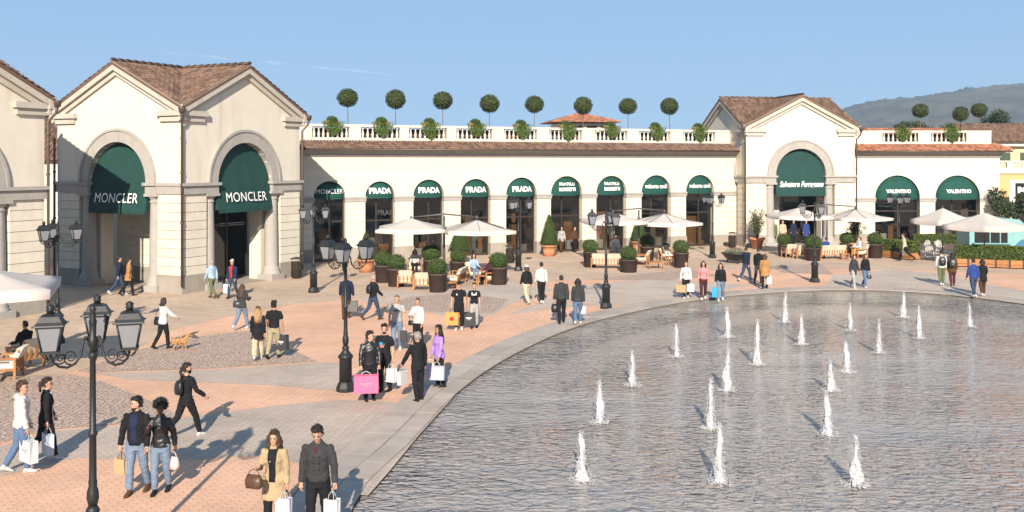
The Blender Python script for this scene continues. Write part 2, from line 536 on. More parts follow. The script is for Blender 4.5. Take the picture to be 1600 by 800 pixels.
# pool bed and water
bed = MB()
bed.add([(p.x, p.y, -0.25) for p in PC], [tuple(range(NPC))])
M_BED = brick_mat('pool_bed', (0.44, 0.37, 0.31), (0.35, 0.295, 0.25), (0.20, 0.17, 0.145), 0.5, 0.5, R(10), 0.015, 0.2, 0.35)
bo = bed.build('pool_bed', M_BED); bo['kind'] = 'structure'
if bo.data.polygons[0].normal.z < 0: bo.data.flip_normals()

def water_material():
    m = bpy.data.materials.new('rippled_water'); m.use_nodes = True
    nt = m.node_tree; nt.nodes.clear()
    o = nt.nodes.new('ShaderNodeOutputMaterial')
    tc = nt.nodes.new('ShaderNodeTexCoord')
    mp = nt.nodes.new('ShaderNodeMapping'); mp.inputs['Scale'].default_value = (0.62, 1.15, 1); mp.inputs['Rotation'].default_value = (0, 0, R(12))
    nt.links.new(tc.outputs['Object'], mp.inputs['Vector'])
    n1 = nt.nodes.new('ShaderNodeTexNoise'); n1.inputs['Scale'].default_value = 5.6; n1.inputs['Detail'].default_value = 2.0; n1.inputs['Roughness'].default_value = 0.5; n1.inputs['Distortion'].default_value = 0.6
    n2 = nt.nodes.new('ShaderNodeTexNoise'); n2.inputs['Scale'].default_value = 0.55; n2.inputs['Detail'].default_value = 2
    n3 = nt.nodes.new('ShaderNodeTexNoise'); n3.inputs['Scale'].default_value = 0.16; n3.inputs['Detail'].default_value = 2
    for n in (n1, n2, n3): nt.links.new(mp.outputs[0], n.inputs['Vector'])
    # calm and choppy patches
    pr = nt.nodes.new('ShaderNodeMapRange'); pr.inputs['From Min'].default_value = 0.35; pr.inputs['From Max'].default_value = 0.65
    pr.inputs['To Min'].default_value = 0.35; pr.inputs['To Max'].default_value = 1.15
    nt.links.new(n3.outputs['Fac'], pr.inputs['Value'])
    mu = nt.nodes.new('ShaderNodeMath'); mu.operation = 'MULTIPLY'
    nt.links.new(n1.outputs['Fac'], mu.inputs[0]); nt.links.new(pr.outputs[0], mu.inputs[1])
    ad = nt.nodes.new('ShaderNodeMath'); ad.operation = 'MULTIPLY_ADD'; ad.inputs[1].default_value = 0.8
    nt.links.new(n2.outputs['Fac'], ad.inputs[0]); nt.links.new(mu.outputs[0], ad.inputs[2])
    bp = nt.nodes.new('ShaderNodeBump'); bp.inputs['Strength'].default_value = 1.0; bp.inputs['Distance'].default_value = 0.55
    nt.links.new(ad.outputs[0], bp.inputs['Height'])
    fr = nt.nodes.new('ShaderNodeFresnel'); fr.inputs['IOR'].default_value = 1.62
    gl = nt.nodes.new('ShaderNodeBsdfGlossy'); gl.inputs['Roughness'].default_value = 0.02
    tr = nt.nodes.new('ShaderNodeBsdfTransparent'); tr.inputs[0].default_value = (0.93, 0.90, 0.86, 1)
    b2 = nt.nodes.new('ShaderNodeBump'); b2.inputs['Strength'].default_value = 1.0; b2.inputs['Distance'].default_value = 0.072
    nt.links.new(ad.outputs[0], b2.inputs['Height'])
    nt.links.new(b2.outputs[0], fr.inputs['Normal']); nt.links.new(b2.outputs[0], gl.inputs['Normal'])
    # warm diffuse mixed into the colour to brighten the water
    df = nt.nodes.new('ShaderNodeBsdfDiffuse'); df.inputs[0].default_value = (0.74, 0.655, 0.585, 1)
    m0 = nt.nodes.new('ShaderNodeMixShader'); m0.inputs[0].default_value = 0.43
    nt.links.new(bp.outputs[0], df.inputs['Normal'])
    nt.links.new(tr.outputs[0], m0.inputs[1]); nt.links.new(df.outputs[0], m0.inputs[2])
    mx = nt.nodes.new('ShaderNodeMixShader')
    nt.links.new(fr.outputs[0], mx.inputs[0]); nt.links.new(m0.outputs[0], mx.inputs[1]); nt.links.new(gl.outputs[0], mx.inputs[2])
    nt.links.new(mx.outputs[0], o.inputs[0])
    return m
wat = MB()
wat.add([(p.x, p.y, -0.045) for p in PC], [tuple(range(NPC))])
w = wat.build('water', water_material()); w['kind'] = 'structure'
if w.data.polygons[0].normal.z < 0: w.data.flip_normals()

# wooded hill far behind on the right
def hill(name, prof, y0, y1, base, seed, mt):
    """prof: (pixel x, pixel y) of the skyline; terrain mesh that rises from y0 to its crest at y1"""
    rr = random.Random(seed)
    xs = np.linspace(prof[0][0], prof[-1][0], 420)
    ys = np.interp(xs, [p[0] for p in prof], [p[1] for p in prof])
    rows = 70
    rings = []
    for j in range(rows+1):
        t = j/rows
        Y = y0+(y1-y0)*t
        k = math.sin(min(t, 1.0)*PI/2)**1.1
        ring = []
        for x, y in zip(xs, ys):
            X = (x-800)/F*y1*(0.97+0.03*t)
            crest = (HOR-y)/F*y1+CAM_H
            nz = mnoise.fractal(Vector((X*0.006, Y*0.006, seed)), 1.0, 2.0, 5)
            z = crest*k + nz*crest*0.17*math.sin(t*PI) + (mnoise.noise(Vector((X*0.05, Y*0.05, 3.3)))*3.2+abs(mnoise.noise(Vector((X*0.11, Y*0.11, 1.3))))*5.0)*k
            ring.append((X, Y, z-2.0))
        rings.append(ring)
    last = [(p[0], p[1]+60, -20.0) for p in rings[-1]]
    rings.append(last)
    mm = MB(); mm.loft(rings, False, False, True)
    o = mm.build(name, mt); o['kind'] = 'structure'
    return o
M_HILL = mat('hill_wood', (0.022, 0.036, 0.030), 0.95, 0.3, 0.03, 0.8, 0.3, col2=(0.115, 0.105, 0.085))
hill('hill', [(1180,205),(1260,190),(1330,165),(1365,158),(1400,155),(1440,150),(1490,143),(1530,136),(1575,132),(1620,131),(1720,128),(1850,132),(2000,150)], 700, 1500, 0, 4.2, M_HILL)
# ================================================================== buildings
def tiles(mb, O, e1, e2, n, smax, a, b, pitch=0.20, row=0.34, r=0.085, seed=1):
    """half-barrel clay tiles: columns spaced along e1, laid down the slope e2 from a(s) to b(s)"""
    rr = random.Random(seed)
    O, e1, e2, n = Vector(O), Vector(e1), Vector(e2), Vector(n)
    cols = int(smax/pitch)
    for c in range(cols):
        s = (c+0.5)*smax/cols
        t0, t1 = a(s), b(s)
        if t1-t0 < 0.12: continue
        rows = max(1, int(round((t1-t0)/row)))
        L = (t1-t0)/rows
        for k in range(rows):
            js = rr.uniform(-0.012, 0.012); jt = rr.uniform(-0.015, 0.015); jh = rr.uniform(-0.006, 0.01)
            ta, tb = t0+k*L-0.03+jt, t0+(k+1)*L+0.03+jt
            vs_ = []
            for (t, lift, rad) in ((ta, 0.0, r*0.86), (tb, 0.035+jh, r*1.04)):
                for q in range(5):
                    an = PI*q/4
                    vs_.append(O+e1*(s+js+math.cos(an)*rad)+e2*t+n*(lift+math.sin(an)*rad*0.9))
            mb.add(vs_, [(i, i+1, i+6, i+5) for i in range(4)]+[(5,6,7,8,9)], True)

def ridge_tiles(mb, p0, p1, r=0.13, L=0.42):
    p0, p1 = Vector(p0), Vector(p1)
    d = (p1-p0); n = max(1, int(d.length/L)); d /= n
    e = d.normalized(); sd = e.cross(Vector((0,0,1))).normalized(); up = sd.cross(e)
    for k in range(n):
        vs_ = []
        for (q, rad, lf) in ((p0+d*k, r, 0.03), (p0+d*(k+1.08), r*0.85, 0.0)):
            for i in range(5):
                an = PI*i/4
                vs_.append(q+sd*(math.cos(an)*rad)+up*(math.sin(an)*rad+lf))
        mb.add(vs_, [(i, i+1, i+6, i+5) for i in range(4)]+[(0,1,2,3,4)], True)

def text_data(body, size, bold=0.0, shear=0.0, space=1.0, squeeze=1.0):
    cu = bpy.data.curves.new('lettering', 'FONT')
    cu.body = body; cu.size = size; cu.offset = bold; cu.shear = shear; cu.space_character = space
    cu.align_x = 'CENTER'; cu.resolution_u = 3; cu.extrude = 0.0
    ob = bpy.data.objects.new('lettering', cu)
    COL.objects.link(ob)
    dg = bpy.context.evaluated_depsgraph_get()
    me = bpy.data.meshes.new_from_object(ob.evaluated_get(dg))
    vs_ = [(v.co.x*squeeze, v.co.y) for v in me.vertices]
    fs = [tuple(p.vertices) for p in me.polygons]
    bpy.data.objects.remove(ob); bpy.data.curves.remove(cu); bpy.data.meshes.remove(me)
    return vs_, fs

def serifs(body, vs_, size, w):
    """small slab feet under and over each stem cluster, for serif lettering"""
    return []

def arch_wall(mb, u0, u1, z0, ztop, arches, y0, y1, nseg=14):
    """wall panel from z0 up to ztop(u), with semicircular heads (centre, radius) cut in from below, springing at z0"""
    us = {u0, u1}
    for (c, r) in arches:
        for i in range(nseg+1): us.add(round(c-r*math.cos(PI*i/nseg), 5))
    for x in getattr(ztop, 'breaks', []): us.add(x)
    us = sorted(us)
    def zb(u, mid):
        for (c, r) in arches:
            if abs(mid-c) < r: return z0+math.sqrt(max(0, r*r-(u-c)**2))
        return z0
    for a, b in zip(us, us[1:]):
        mid = (a+b)/2
        za, zc = zb(a, mid), zb(b, mid)
        ta, tb = ztop(a), ztop(b)
        mb.add([(a,y0,za),(b,y0,zc),(b,y0,tb),(a,y0,ta),(a,y1,za),(b,y1,zc),(b,y1,tb),(a,y1,ta)],
               [(0,1,2,3),(5,4,7,6),(4,5,1,0),(3,2,6,7)])
    a = us[0]; b = us[-1]
    mb.add([(a,y0,z0),(a,y0,ztop(a)),(a,y1,ztop(a)),(a,y1,z0)], [(0,1,2,3)])
    mb.add([(b,y0,z0),(b,y0,ztop(b)),(b,y1,ztop(b)),(b,y1,z0)], [(3,2,1,0)])

def arch_ring(mb, c, zs, r0, r1, y0, y1, n=24):
    rings = []
    for i in range(n+1):
        a = PI*i/n
        cs, sn = math.cos(a), math.sin(a)
        rings.append([(c+r*cs, y, zs+r*sn) for r, y in ((r0,y0),(r1,y0),(r1,y1),(r0,y1))])
    mb.loft(rings, True, True, False)

def slope_band(mb, p0, p1, y0, y1, h0, h1):
    """raking cornice from p0 to p1 (u, z), between h0 and h1 below the line, from y0 to y1"""
    (xa, za), (xb, zb) = p0, p1
    vs_ = []
    for y in (y0, y1):
        vs_ += [(xa, y, za-h1), (xb, y, zb-h1), (xb, y, zb-h0), (xa, y, za-h0)]
    mb.add(vs_, [(0,1,2,3),(5,4,7,6),(0,4,5,1),(3,2,6,7),(0,3,7,4),(1,5,6,2)])

W = 8.4; HW = W/2; PW = 1.55
ZE, ZA = 8.70, 10.80          # eave and apex of the wall gables
RO, ZS = 1.95, 5.12           # arch radius and springing
ZI = 4.60                     # underside of entablature
OV = 0.32

def downpipe(mb, x, y, z0, z1, r=0.055):
    mb.tube([(x, y, z0), (x, y, z1)], r, 8)
    z = z0+0.6
    while z < z1:
        mb.lathe([(r*1.35, -0.04), (r*1.35, 0.04)], 8, (x, y, z)); z += 2.2

def big_awning(M, zb=3.78, depth=0.40):
    """tall arched awning: cloth leans out towards its foot, with side gussets and a short valance"""
    mb = MB(M)
    zs, r = ZS, RO-0.04
    rows = []
    zz = list(np.linspace(zb, zs, 7))+[zs+r*math.sin(PI/2*i/9) for i in range(1, 10)]
    def dep(z): return -0.34+depth*(1-(z-zb)/(zs+r-zb))**1.15
    for z in zz:
        hw = r if z <= zs else math.sqrt(max(0.0004, r*r-(z-zs)**2))
        rows.append([(hw*(-1+2*i/12), -dep(z)-0.05*math.cos(PI*(i/12-0.5))*(1-(z-zb)/(zs+r-zb))+(0.022 if i % 3 == 0 else 0.0), z) for i in range(13)])
    mb.loft(rows, False, False, True)
    for sd in (-1, 1):
        g = []
        for z in zz:
            hw = r if z <= zs else math.sqrt(max(0.0004, r*r-(z-zs)**2))
            g.append([(sd*hw, 0.40, z), (sd*hw, -dep(z), z)])
        mb.loft(g, False, False, False)
    val = [[(r*(-1+2*i/12), -dep(zb)-0.05*math.cos(PI*(i/12-0.5))-0.005, zb-(0.0 if k == 0 else 0.16)) for i in range(13)] for k in range(2)]
    mb.loft(val, False, False, True)
    f = lambda x, z: -dep(z)-0.05*math.cos(PI*(0.5*(x/r)))*(1-(z-zb)/(zs+r-zb))
    return mb, f

def place_text(name, data, M, f, x0, z0, mt, parent, thick=0.05):
    vs_, fs = data
    mb = MB(M)
    mb.add([(x+x0, f(x+x0, z+z0)-thick, z+z0) for x, z in vs_], fs)
    return mb.build(name, mt, parent)

M_SIGN = mat('inner_sign', (0.35, 0.33, 0.30), 0.5)
def tower(name, label, centre, rot, faces, text, tsize, seed, tile_mat, squeeze=1.0, shear=0.0, bold=0.02, tz=4.08):
    T = empty(name, (centre[0], centre[1], 0), rot, label, 'building')
    # four rusticated corner piers
    for (sx, sy) in ((-1,-1),(1,-1),(-1,1),(1,1)):
        vis = not (sx == 1 and sy == 1)
        x0, x1 = sorted((sx*HW, sx*(HW-PW))); y0, y1 = sorted((sy*HW, sy*(HW-PW)))
        MB().box(x0-0.05, x1+0.05, y0-0.05, y1+0.05, 0.0, 0.82).build('plinth', M_PLINTH, T)
        core = MB().box(x0+0.03, x1-0.03, y0+0.03, y1-0.03, 0.8, ZI+0.02)
        core.build('pier_core', M_JOINT, T)
        nC = 9
        h = (ZI-0.82)/nC
        for k in range(nC if vis else 0):
            za = 0.82+k*h
            MB().box(x0, x1, y0, y1, za+0.012, za+h-0.012).build('stone_course', M_CREAM_C, T)
    for i, ph in enumerate((0, 90, 180, 270)):
        M = Matrix.Rotation(R(ph), 4, 'Z') @ Matrix.Translation((0, -HW, 0))
        full = ph in faces
        wl = MB(M)
        zt = lambda u: ZE+(ZA-ZE)*(1-abs(u)/HW)
        zt.breaks = [0.0]
        # wall panels stop short of the corner on the side faces so that no faces coincide
        inset = 0.0 if ph in (0, 180) else 0.45
        zt2 = zt
        arch_wall(wl, -HW+inset, HW-inset, ZS, zt2, [(0.0, RO)], 0.0, 0.45)
        wl.build('wall', M_CREAM, T)
        # raking cornice: two stepped bands
        for sd in (-1, 1):
            rk_ = MB(M)
            xe = sd*(HW+OV); ze = ZE-(ZA-ZE)*OV/HW
            slope_band(rk_, (0, ZA), (xe, ze), -0.30+0.003*(sd+1), -0.001, -0.10, 0.30)
            slope_band(rk_, (0, ZA), (xe*0.985, ze+0.03), -0.14+0.003*(sd+1), -0.002, 0.30, 0.54)
            rk_.build('raking_cornice', M_TRIM, T)
            rt = MB(M)
            xa, xb = sorted((sd*(HW-1.32), sd*(HW+0.10)))
            rt.box(xa, xb, -0.13, -0.004, ZE-0.72, ZE-0.46)
            xa, xb = sorted((sd*(HW-1.45), sd*(HW+0.20)))
            rt.box(xa, xb, -0.24, -0.003, ZE-0.46, ZE-0.22)
            rt.build('cornice_return', M_TRIM, T)
        # entablature over pier and column
        for sd in (-1, 1):
            en = MB(M)
            xa, xb = sorted((sd*(RO-0.02), sd*(HW+0.06)))
            if ph in (90, 270):
                xa, xb = (xa, HW-PW) if sd > 0 else (-HW+PW, xb)
            en.box(xa, xb, -0.10 if ph in (0,180) else -0.098, PW+0.02, ZI, ZS-0.14)
            xa2, xb2 = (xa-0.10, xb+0.05) if sd > 0 else (xa-0.05, xb+0.10)
            if ph in (90, 270):
                xa2, xb2 = (xa2, HW-PW) if sd > 0 else (-HW+PW, xb2)
            en.box(xa2, xb2, -0.20 if ph in (0,180) else -0.197, PW+0.04, ZS-0.14, ZS+0.0)
            en.build('entablature', M_STONE, T)
        rg = MB(M)
        arch_ring(rg, 0, ZS+0.002, RO-0.01, RO+0.52, -0.07, 0.43)
        arch_ring(rg, 0, ZS+0.002, RO+0.52, RO+0.64, -0.12, 0.01)
        rg.build('arch_ring', M_STONE, T)
        if not full: continue
        # columns on pedestals
        for sd in (-1, 1):
            cx, cy = sd*(RO+0.34), 0.32
            ped = MB(M).box(cx-0.50, cx+0.50, cy-0.50, cy+0.50, 0.0, 0.30)
            ped.lathe([(0.50,0.30),(0.50,0.38),(0.44,0.44),(0.46,0.52),(0.40,0.60),(0.36,0.72)], 20, (cx, cy, 0), True, False)
            shaft = MB(M).lathe([(0.36,0.72),(0.355,1.6),(0.335,3.0),(0.305,4.16)], 20, (cx, cy, 0), True, False)
            so_ = shaft.build('column', M_STONE, T)
            ped.build('column_base', M_STONE, so_)
            cp = MB(M).lathe([(0.305,4.16),(0.35,4.19),(0.35,4.23),(0.31,4.26),(0.31,4.34),(0.40,4.44),(0.42,4.47)], 20, (cx, cy, 0), True, False)
            cp.box(cx-0.43, cx+0.43, cy-0.43, cy+0.40, 4.47, ZI)
            cp.build('column_capital', M_STONE, so_)
            # jamb behind the column
            jx0, jx1 = sorted((sd*(RO+0.02), sd*(HW-PW+0.01)))
            MB(M).box(jx0, jx1, 0.75, PW-0.05, 0.02, ZI-0.01).build('jamb', M_CREAM, T)
        mb, f = big_awning(M)
        aw = mb.build('awning', M_AWN_P, T)
        if text: place_text('lettering', text_data(text, tsize, bold, shear, 1.05, squeeze), M, f, 0.0, tz, M_WHITE, aw, 0.10)
        # recessed shopfront behind the portico
        D = 2.35
        S = MB(M)
        S.box(-HW+PW, -0.95 if ph == 270 else -1.75, D, D+0.4, 0.0, ZI) if ph == 0 else S.box(-HW+PW, 0.75, D, D+0.4, 0.82, ZI)
        S.build('inner_wall', M_CREAM, T)
        if ph != 0:
            MB(M).box(-HW+PW, 0.78, D-0.03, D+0.4, 0.0, 0.82).build('inner_plinth', M_PLINTH, T)
            for k in range(8):
                z = 0.95+k*0.46
                MB(M).box(-HW+PW, 0.752, D-0.035, D-0.001, z, z+0.44).build('stone_course', M_CREAM_C, T)
        g0 = -1.75 if ph == 0 else 0.75
        g1 = HW-PW
        # mullions, transom, panes
        fr = MB(M)
        nb = 3 if ph == 0 else 1
        xs = np.linspace(g0, g1, nb+1)
        for x in xs: fr.box(x-0.05, x+0.05, D-0.05, D+0.06, 0.0, ZI)
        for z in (0.06, 2.85, ZI-0.05): fr.box(g0, g1, D-0.044, D+0.05, z-0.05, z+0.05)
        fr.build('shop_frame', M_FRAME, T)
        for xa, xb in zip(xs, xs[1:]):
            for za, zb in ((0.12, 2.79), (2.91, ZI-0.1)):
                MB(M).box(xa+0.05, xb-0.05, D, D+0.012, za, zb).build('glass_pane', M_GLASS, T)
        if ph == 0:
            pl = MB(M).box(-1.35, -0.72, D-0.32, D-0.06, 0.82, ZI); pl.build('pillar', M_CREAM, T)
            MB(M).box(-1.38, -0.69, D-0.35, D-0.055, 0.0, 0.82).build('pillar_plinth', M_PLINTH, T)
    # ceiling of the portico, shop floor, interior back walls
    MB().box(-HW+0.5, HW-0.5, -HW+0.5, HW-0.5, ZI+0.52, ZI+0.66).build('ceiling', M_CREAM, T)
    rm = MB()
    rm.box(-0.6, HW-0.6, 0.9, HW-0.6, 0.0, ZI+0.5)
    rm.build('back_room', M_DARKROOM, T)
    MB().box(-HW+PW*0.5, HW-PW*0.5, -HW+0.2, HW-0.2, 0.0, 0.02).build('threshold', M_PLINTH, T)
    # cross-gabled tile roof
    slope = (ZA-ZE)/HW
    zr = ZA+0.11
    ex = HW+OV
    bed_ = MB()
    for q in range(4):
        Q = Matrix.Rotation(R(90*q), 4, 'Z')
        for sd in (-1, 1):
            tri = [Q @ Vector((0,0,zr-0.03)), Q @ Vector((0,-ex,zr-0.03)), Q @ Vector((sd*ex,-ex,zr-0.03-slope*ex))]
            bed_.add(tri, [(0,1,2) if sd > 0 else (2,1,0)])
            lo = [t-Vector((0,0,0.12)) for t in tri]
            bed_.add(lo, [(2,1,0) if sd > 0 else (0,1,2)])
            bed_.add([tri[1],tri[2],lo[2],lo[1]], [(0,1,2,3)])
    ro = bed_.build('roof', M_TILE_BED, T)
    tl = MB()
    cs = 1/math.sqrt(1+slope*slope)
    for q in range(4):
        Q = Matrix.Rotation(R(90*q), 3, 'Z')
        for sd in (-1, 1):
            e1 = Q @ Vector((0,-1,0)); e2 = Q @ Vector((sd*cs,0,-slope*cs)); nn = Q @ Vector((sd*slope*cs,0,cs))
            tiles(tl, (0,0,zr), e1, e2, nn, ex, lambda s: 0.06, lambda s: max(0.0, s/cs-0.03), seed=seed+q*2+sd)
        ridge_tiles(tl, Q @ Vector((0,-ex,zr+0.03)), Q @ Vector((0,0,zr+0.03)))
    stuff(tl.build('roof_tile_cover', tile_mat, ro))
    # valley flashing strips and downpipes at the corners
    for (sx, sy) in ((-1,-1),(1,-1),(-1,1)):
        vf = MB()
        vf.tube([(sx*0.4, sy*0.4, zr-slope*0.4+0.05), (sx*ex, sy*ex, zr-slope*ex+0.02)], 0.045, 5)
        vf.build('valley', M_TRIM, ro)
        dp = MB()
        x, y = sx*(HW+0.10), sy*(HW+0.10)
        dp.tube([(sx*(ex+0.02), sy*(ex+0.02), ZE-0.12), (sx*(ex+0.02), sy*(ex+0.02), ZE-0.42), (sx*(HW+0.30), sy*(HW+0.30), ZE-0.62), (x, y, ZE-0.95), (x, y, 0.35)], 0.06, 8)
        dp.lathe([(0.13, 0.0), (0.17, 0.22), (0.17, 0.26)], 8, (sx*(ex+0.02), sy*(ex+0.02), ZE-0.36))
        for z in (1.2, 3.3, 5.6, 7.2): dp.lathe([(0.085,-0.04),(0.085,0.04)], 8, (x, y, z))
        dp.build('downpipe', M_PIPE, T)
    return T

def centre_from_corner(corner, rot, side):
    """centre of the square tower whose front face (angle rot) has its left (-1) or right (+1) end at corner"""
    u = Vector((math.cos(rot), math.sin(rot))); inn = Vector((-math.sin(rot), math.cos(rot)))
    return Vector(corner)-u*(side*HW)+inn*HW

rotL = R(63)
c1 = centre_from_corner((-15.2, 45.7), rotL, -1)
tower('corner_tower', 'cream tower showing two gables and two tall dark green awnings', c1, rotL, (0, 270), 'MONCLER', 0.66, 11, M_TILE, 0.92, bold=0.0, tz=4.15)
c0 = centre_from_corner((-18.95, 40.2), rotL, 1)
tower('corner_tower', 'cream gabled tower with large white parasol before it, next to the twin gabled tower', c0, rotL, (0,), '', 0.66, 31, M_TILE, 0.92, bold=0.0, tz=4.15)
rotT2 = R(10)
c2 = centre_from_corner((16.75, 71.0), rotT2, -1)
tower('corner_tower', 'cream tower with one tall green awning lettered in white script', c2, rotT2, (0,), 'Salvatore Ferragamo', 0.58, 51, M_TILE, 0.66, 0.42, 0.014, tz=4.3)

# ------------------------------------------------------------------ arcaded wings
def small_awning(M, c, zs, r, dy=0.36):
    """round dutch canopy: hoops turned out from the springing line"""
    mb = MB(M)
    rings = []
    nphi = 9
    for k in range(nphi+1):
        ph = R(3)+R(89)*k/nphi
        rings.append([(c+r*math.cos(PI*i/16), 0.30-dy*r*math.sin(PI*i/16)*math.sin(ph), zs+r*math.sin(PI*i/16)*math.cos(ph)) for i in range(17)])
    mb.loft(rings, False, False, True)
    last = rings[-1]
    mb.loft([last, [(p[0], p[1]-0.004, p[2]-0.11) for p in last]], False, False, True)
    def f(x, z):
        q = r*r-(x-c)**2-(z-zs)**2
        return 0.30-dy*math.sqrt(max(q, 0.0))-0.01
    return mb, f

def balustrade(T, x0, x1, groups, y, z0, z1, groups_n=8):
    """stone rail on solid blocks with groups of turned balusters; groups: (xa, xb)"""
    h = z1-z0
    b = MB(); b.box(x0, x1, y-0.16, y+0.16, z0, z0+0.22); b.build('balustrade_base', M_BALU, T)
    b = MB(); b.box(x0, x1, y-0.17, y+0.17, z1-0.15, z1); b.build('balustrade_rail', M_BALU, T)
    edges = [x0]+[v for g_ in groups for v in g_]+[x1]
    for a, c in zip(edges[0::2], edges[1::2]):
        if c-a < 0.05: continue
        MB().box(a, c, y-0.145, y+0.145, z0+0.22, z1-0.15).build('balustrade_block', M_BALU, T)
    hb = h-0.37
    prof = [(0.082,0.0),(0.082,0.06),(0.05,0.08),(0.085,0.22),(0.092,0.32),(0.065,0.50),(0.042,0.66),(0.047,0.80),(0.07,0.88),(0.078,1.0)]
    me = MB().lathe([(r, z*hb) for r, z in prof], 10).mesh('baluster', M_BALU)
    for (a, c) in groups:
        for i in range(groups_n):
            link('baluster', me, T, (a+(i+0.5)*(c-a)/groups_n, y, z0+0.22))

def wing(name, label, origin, rot, L, arches, zs, r, texts, tile_mat, bal_groups, seed, left_hid=0.0, hip_right=False, texty=0.28, skip_first=False):
    T = empty(name, (origin[0], origin[1], 0), rot, label, 'building')
    ZT = 6.45
    TH = 0.55
    wl = MB()
    zt = lambda u: ZT
    arch_wall(wl, 0, L, zs, zt, [(c, rr_) for c, rr_ in arches], 0, TH, 18)
    wl.build('wall', M_CREAM, T)
    # shallow course lines above the springing, cut as raised panels between arches
    edges = [0.0]+[v for c, rr_ in arches for v in (c-rr_, c+rr_)]+[L]
    nC = 7
    zp, zi = 0.78, zs-0.30
    hC = (zi-zp)/nC
    for a, b in zip(edges[0::2], edges[1::2]):
        MB().box(a-0.04, b+0.04, -0.05, TH+0.02, 0, zp).build('plinth', M_PLINTH, T)
        MB().box(a+0.025, b-0.025, 0.025, TH-0.025, zp, zi+0.01).build('pier_core', M_JOINT, T)
        for k in range(nC):
            MB().cbox(a, b, 0, TH, zp+k*hC+0.006, zp+(k+1)*hC-0.006, 0.012).build('stone_course', M_CREAM_C, T)
        ib = MB().box(a-0.035, b+0.035, -0.06, TH+0.01, zi, zi+0.19)
        ib.box(a-0.06, b+0.06, -0.10, TH+0.02, zi+0.19, zs)
        ib.build('impost_band', M_STONE, T)
    # fine courses over the arches, proud by a few millimetres
    zc = zs+0.06
    rowh = (ZT-0.06-zc)/6
    for k in range(6):
        za, zb = zc+k*rowh, zc+(k+1)*rowh-0.02
        segs = [(0.02, L-0.02)]
        for c, rr_ in arches:
            d = rr_+0.05
            if za < zs+d:
                hwid = math.sqrt(max(0, d*d-(max(za-zs, 0))**2))
                new = []
                for (a, b) in segs:
                    if c-hwid > a and c+hwid < b: new += [(a, c-hwid), (c+hwid, b)]
                    else: new.append((a, b))
                segs = new
        for (a, b) in segs:
            MB().box(a, b, -0.010, 0.01, za, zb).build('stone_course', M_CREAM_C, T)
    # cornice, gutter, tile skirt, parapet base
    MB().box(-0.02, L+0.04, -0.12, TH, ZT, ZT+0.16).build('cornice', M_STONE, T)
    MB().box(-0.02, L+0.10, -0.30, TH, ZT+0.16, ZT+0.30).build('cornice', M_TRIM, T)
    MB().box(-0.02, L+0.16, -0.55, TH, ZT+0.30, ZT+0.44).build('eave', M_BALU, T)
    ztop, zlow, yi, yo = 7.41, ZT+0.47, 0.95, -0.68
    dn = math.hypot(yi-yo, ztop-zlow)
    e2 = Vector((0, (yo-yi)/dn, (zlow-ztop)/dn)); nn = Vector((0, -(ztop-zlow)/dn, (yi-yo)/dn))
    xr = L+0.62 if hip_right else L
    rb = MB()
    rb.add([(0,yi,ztop-0.02),(L,yi,ztop-0.02),(xr,yo,zlow-0.02),(0,yo,zlow-0.02),(0,yi,zlow-0.06),(L,yi,zlow-0.06),(xr,yo,zlow-0.07),(0,yo,zlow-0.07)],
           [(0,3,2,1),(4,5,6,7),(3,7,6,2),(1,2,6,5)])
    ro = rb.build('skirt_roof', M_TILE_BED, T)
    tl = MB()
    tiles(tl, (0, yi, ztop), (1,0,0), e2, nn, L+(0.5 if hip_right else 0), lambda s: 0.02 if s < L else dn*(s-L)/0.62, lambda s: dn+0.05, row=0.42, seed=seed)
    if hip_right:
        ridge_tiles(tl, (L, yi, ztop+0.03), (xr, yo, zlow+0.05))
    stuff(tl.build('roof_tile_cover', tile_mat, ro))
    gu = MB()
    gu.tube([(0, yo-0.04, zlow-0.05), (xr, yo-0.04, zlow-0.05)], 0.05, 8)
    gu.build('gutter', M_PIPE, T)
    # terrace slab, back wall, side wall
    MB().box(0, L, 0.8, 9.0, 7.28, 7.40).build('terrace', M_PLINTH, T)
    MB().box(0, L, 8.6, 9.0, 0, 7.28).build('back_wall', M_CREAM, T)
    MB().box(L-0.4, L-0.002, TH+0.001, 8.6, 0.0, 7.279).build('side_wall', M_CREAM, T)
    balustrade(T, 0.0, L-0.1, bal_groups, 1.22, 7.40, 8.45)
    MB().box(0.3, L-0.5, 1.75, 2.25, 7.40, 8.22).build('gap_shade_box', M_POT, T)  # dark box added behind the balusters so their gaps look shaded
    # shopfronts
    for k, ((c, rr_), tx) in enumerate(zip(arches, texts)):
        mb, f = small_awning(None, c, zs+0.02, rr_-0.05)
        if tx is None: continue
        aw = mb.build('awning', M_AWN, T)
        hp = MB()
        for ph in (R(34), R(66), R(92)):
            q_ = rr_-0.04
            hp.tube([(c+q_*math.cos(PI*i/16), 0.30-0.36*q_*math.sin(PI*i/16)*math.sin(ph), zs+0.02+q_*math.sin(PI*i/16)*math.cos(ph)) for i in range(17)], 0.013, 5)
        hp.build('awning_hoop', M_AWN_P, aw)
        for (body, size, bold, dz, sq, sh) in tx:
            place_text('lettering', text_data(body, size, bold, sh, 1.02, sq), None, f, c, zs+dz, M_WHITE, aw)
        y = TH-0.10
        fr = MB()
        x0, x1 = c-rr_, c+rr_
        for x in (x0+0.05, x0+(x1-x0)*(0.42 if k % 2 else 0.55), x1-0.05): fr.box(x-0.045, x+0.045, y-0.04, y+0.05, 0.12, zs+0.35)
        for z in (0.10, 2.45, zs+0.3): fr.box(x0, x1, y-0.035, y+0.045, z-0.045, z+0.045)
        fr.box(x0, x1, y-0.06, y+0.2, 0.0, 0.14 if k not in (1, 4) else 0.06)
        fr.build('shop_frame', M_FRAME, T)
        xm = x0+(x1-x0)*(0.42 if k % 2 else 0.55)
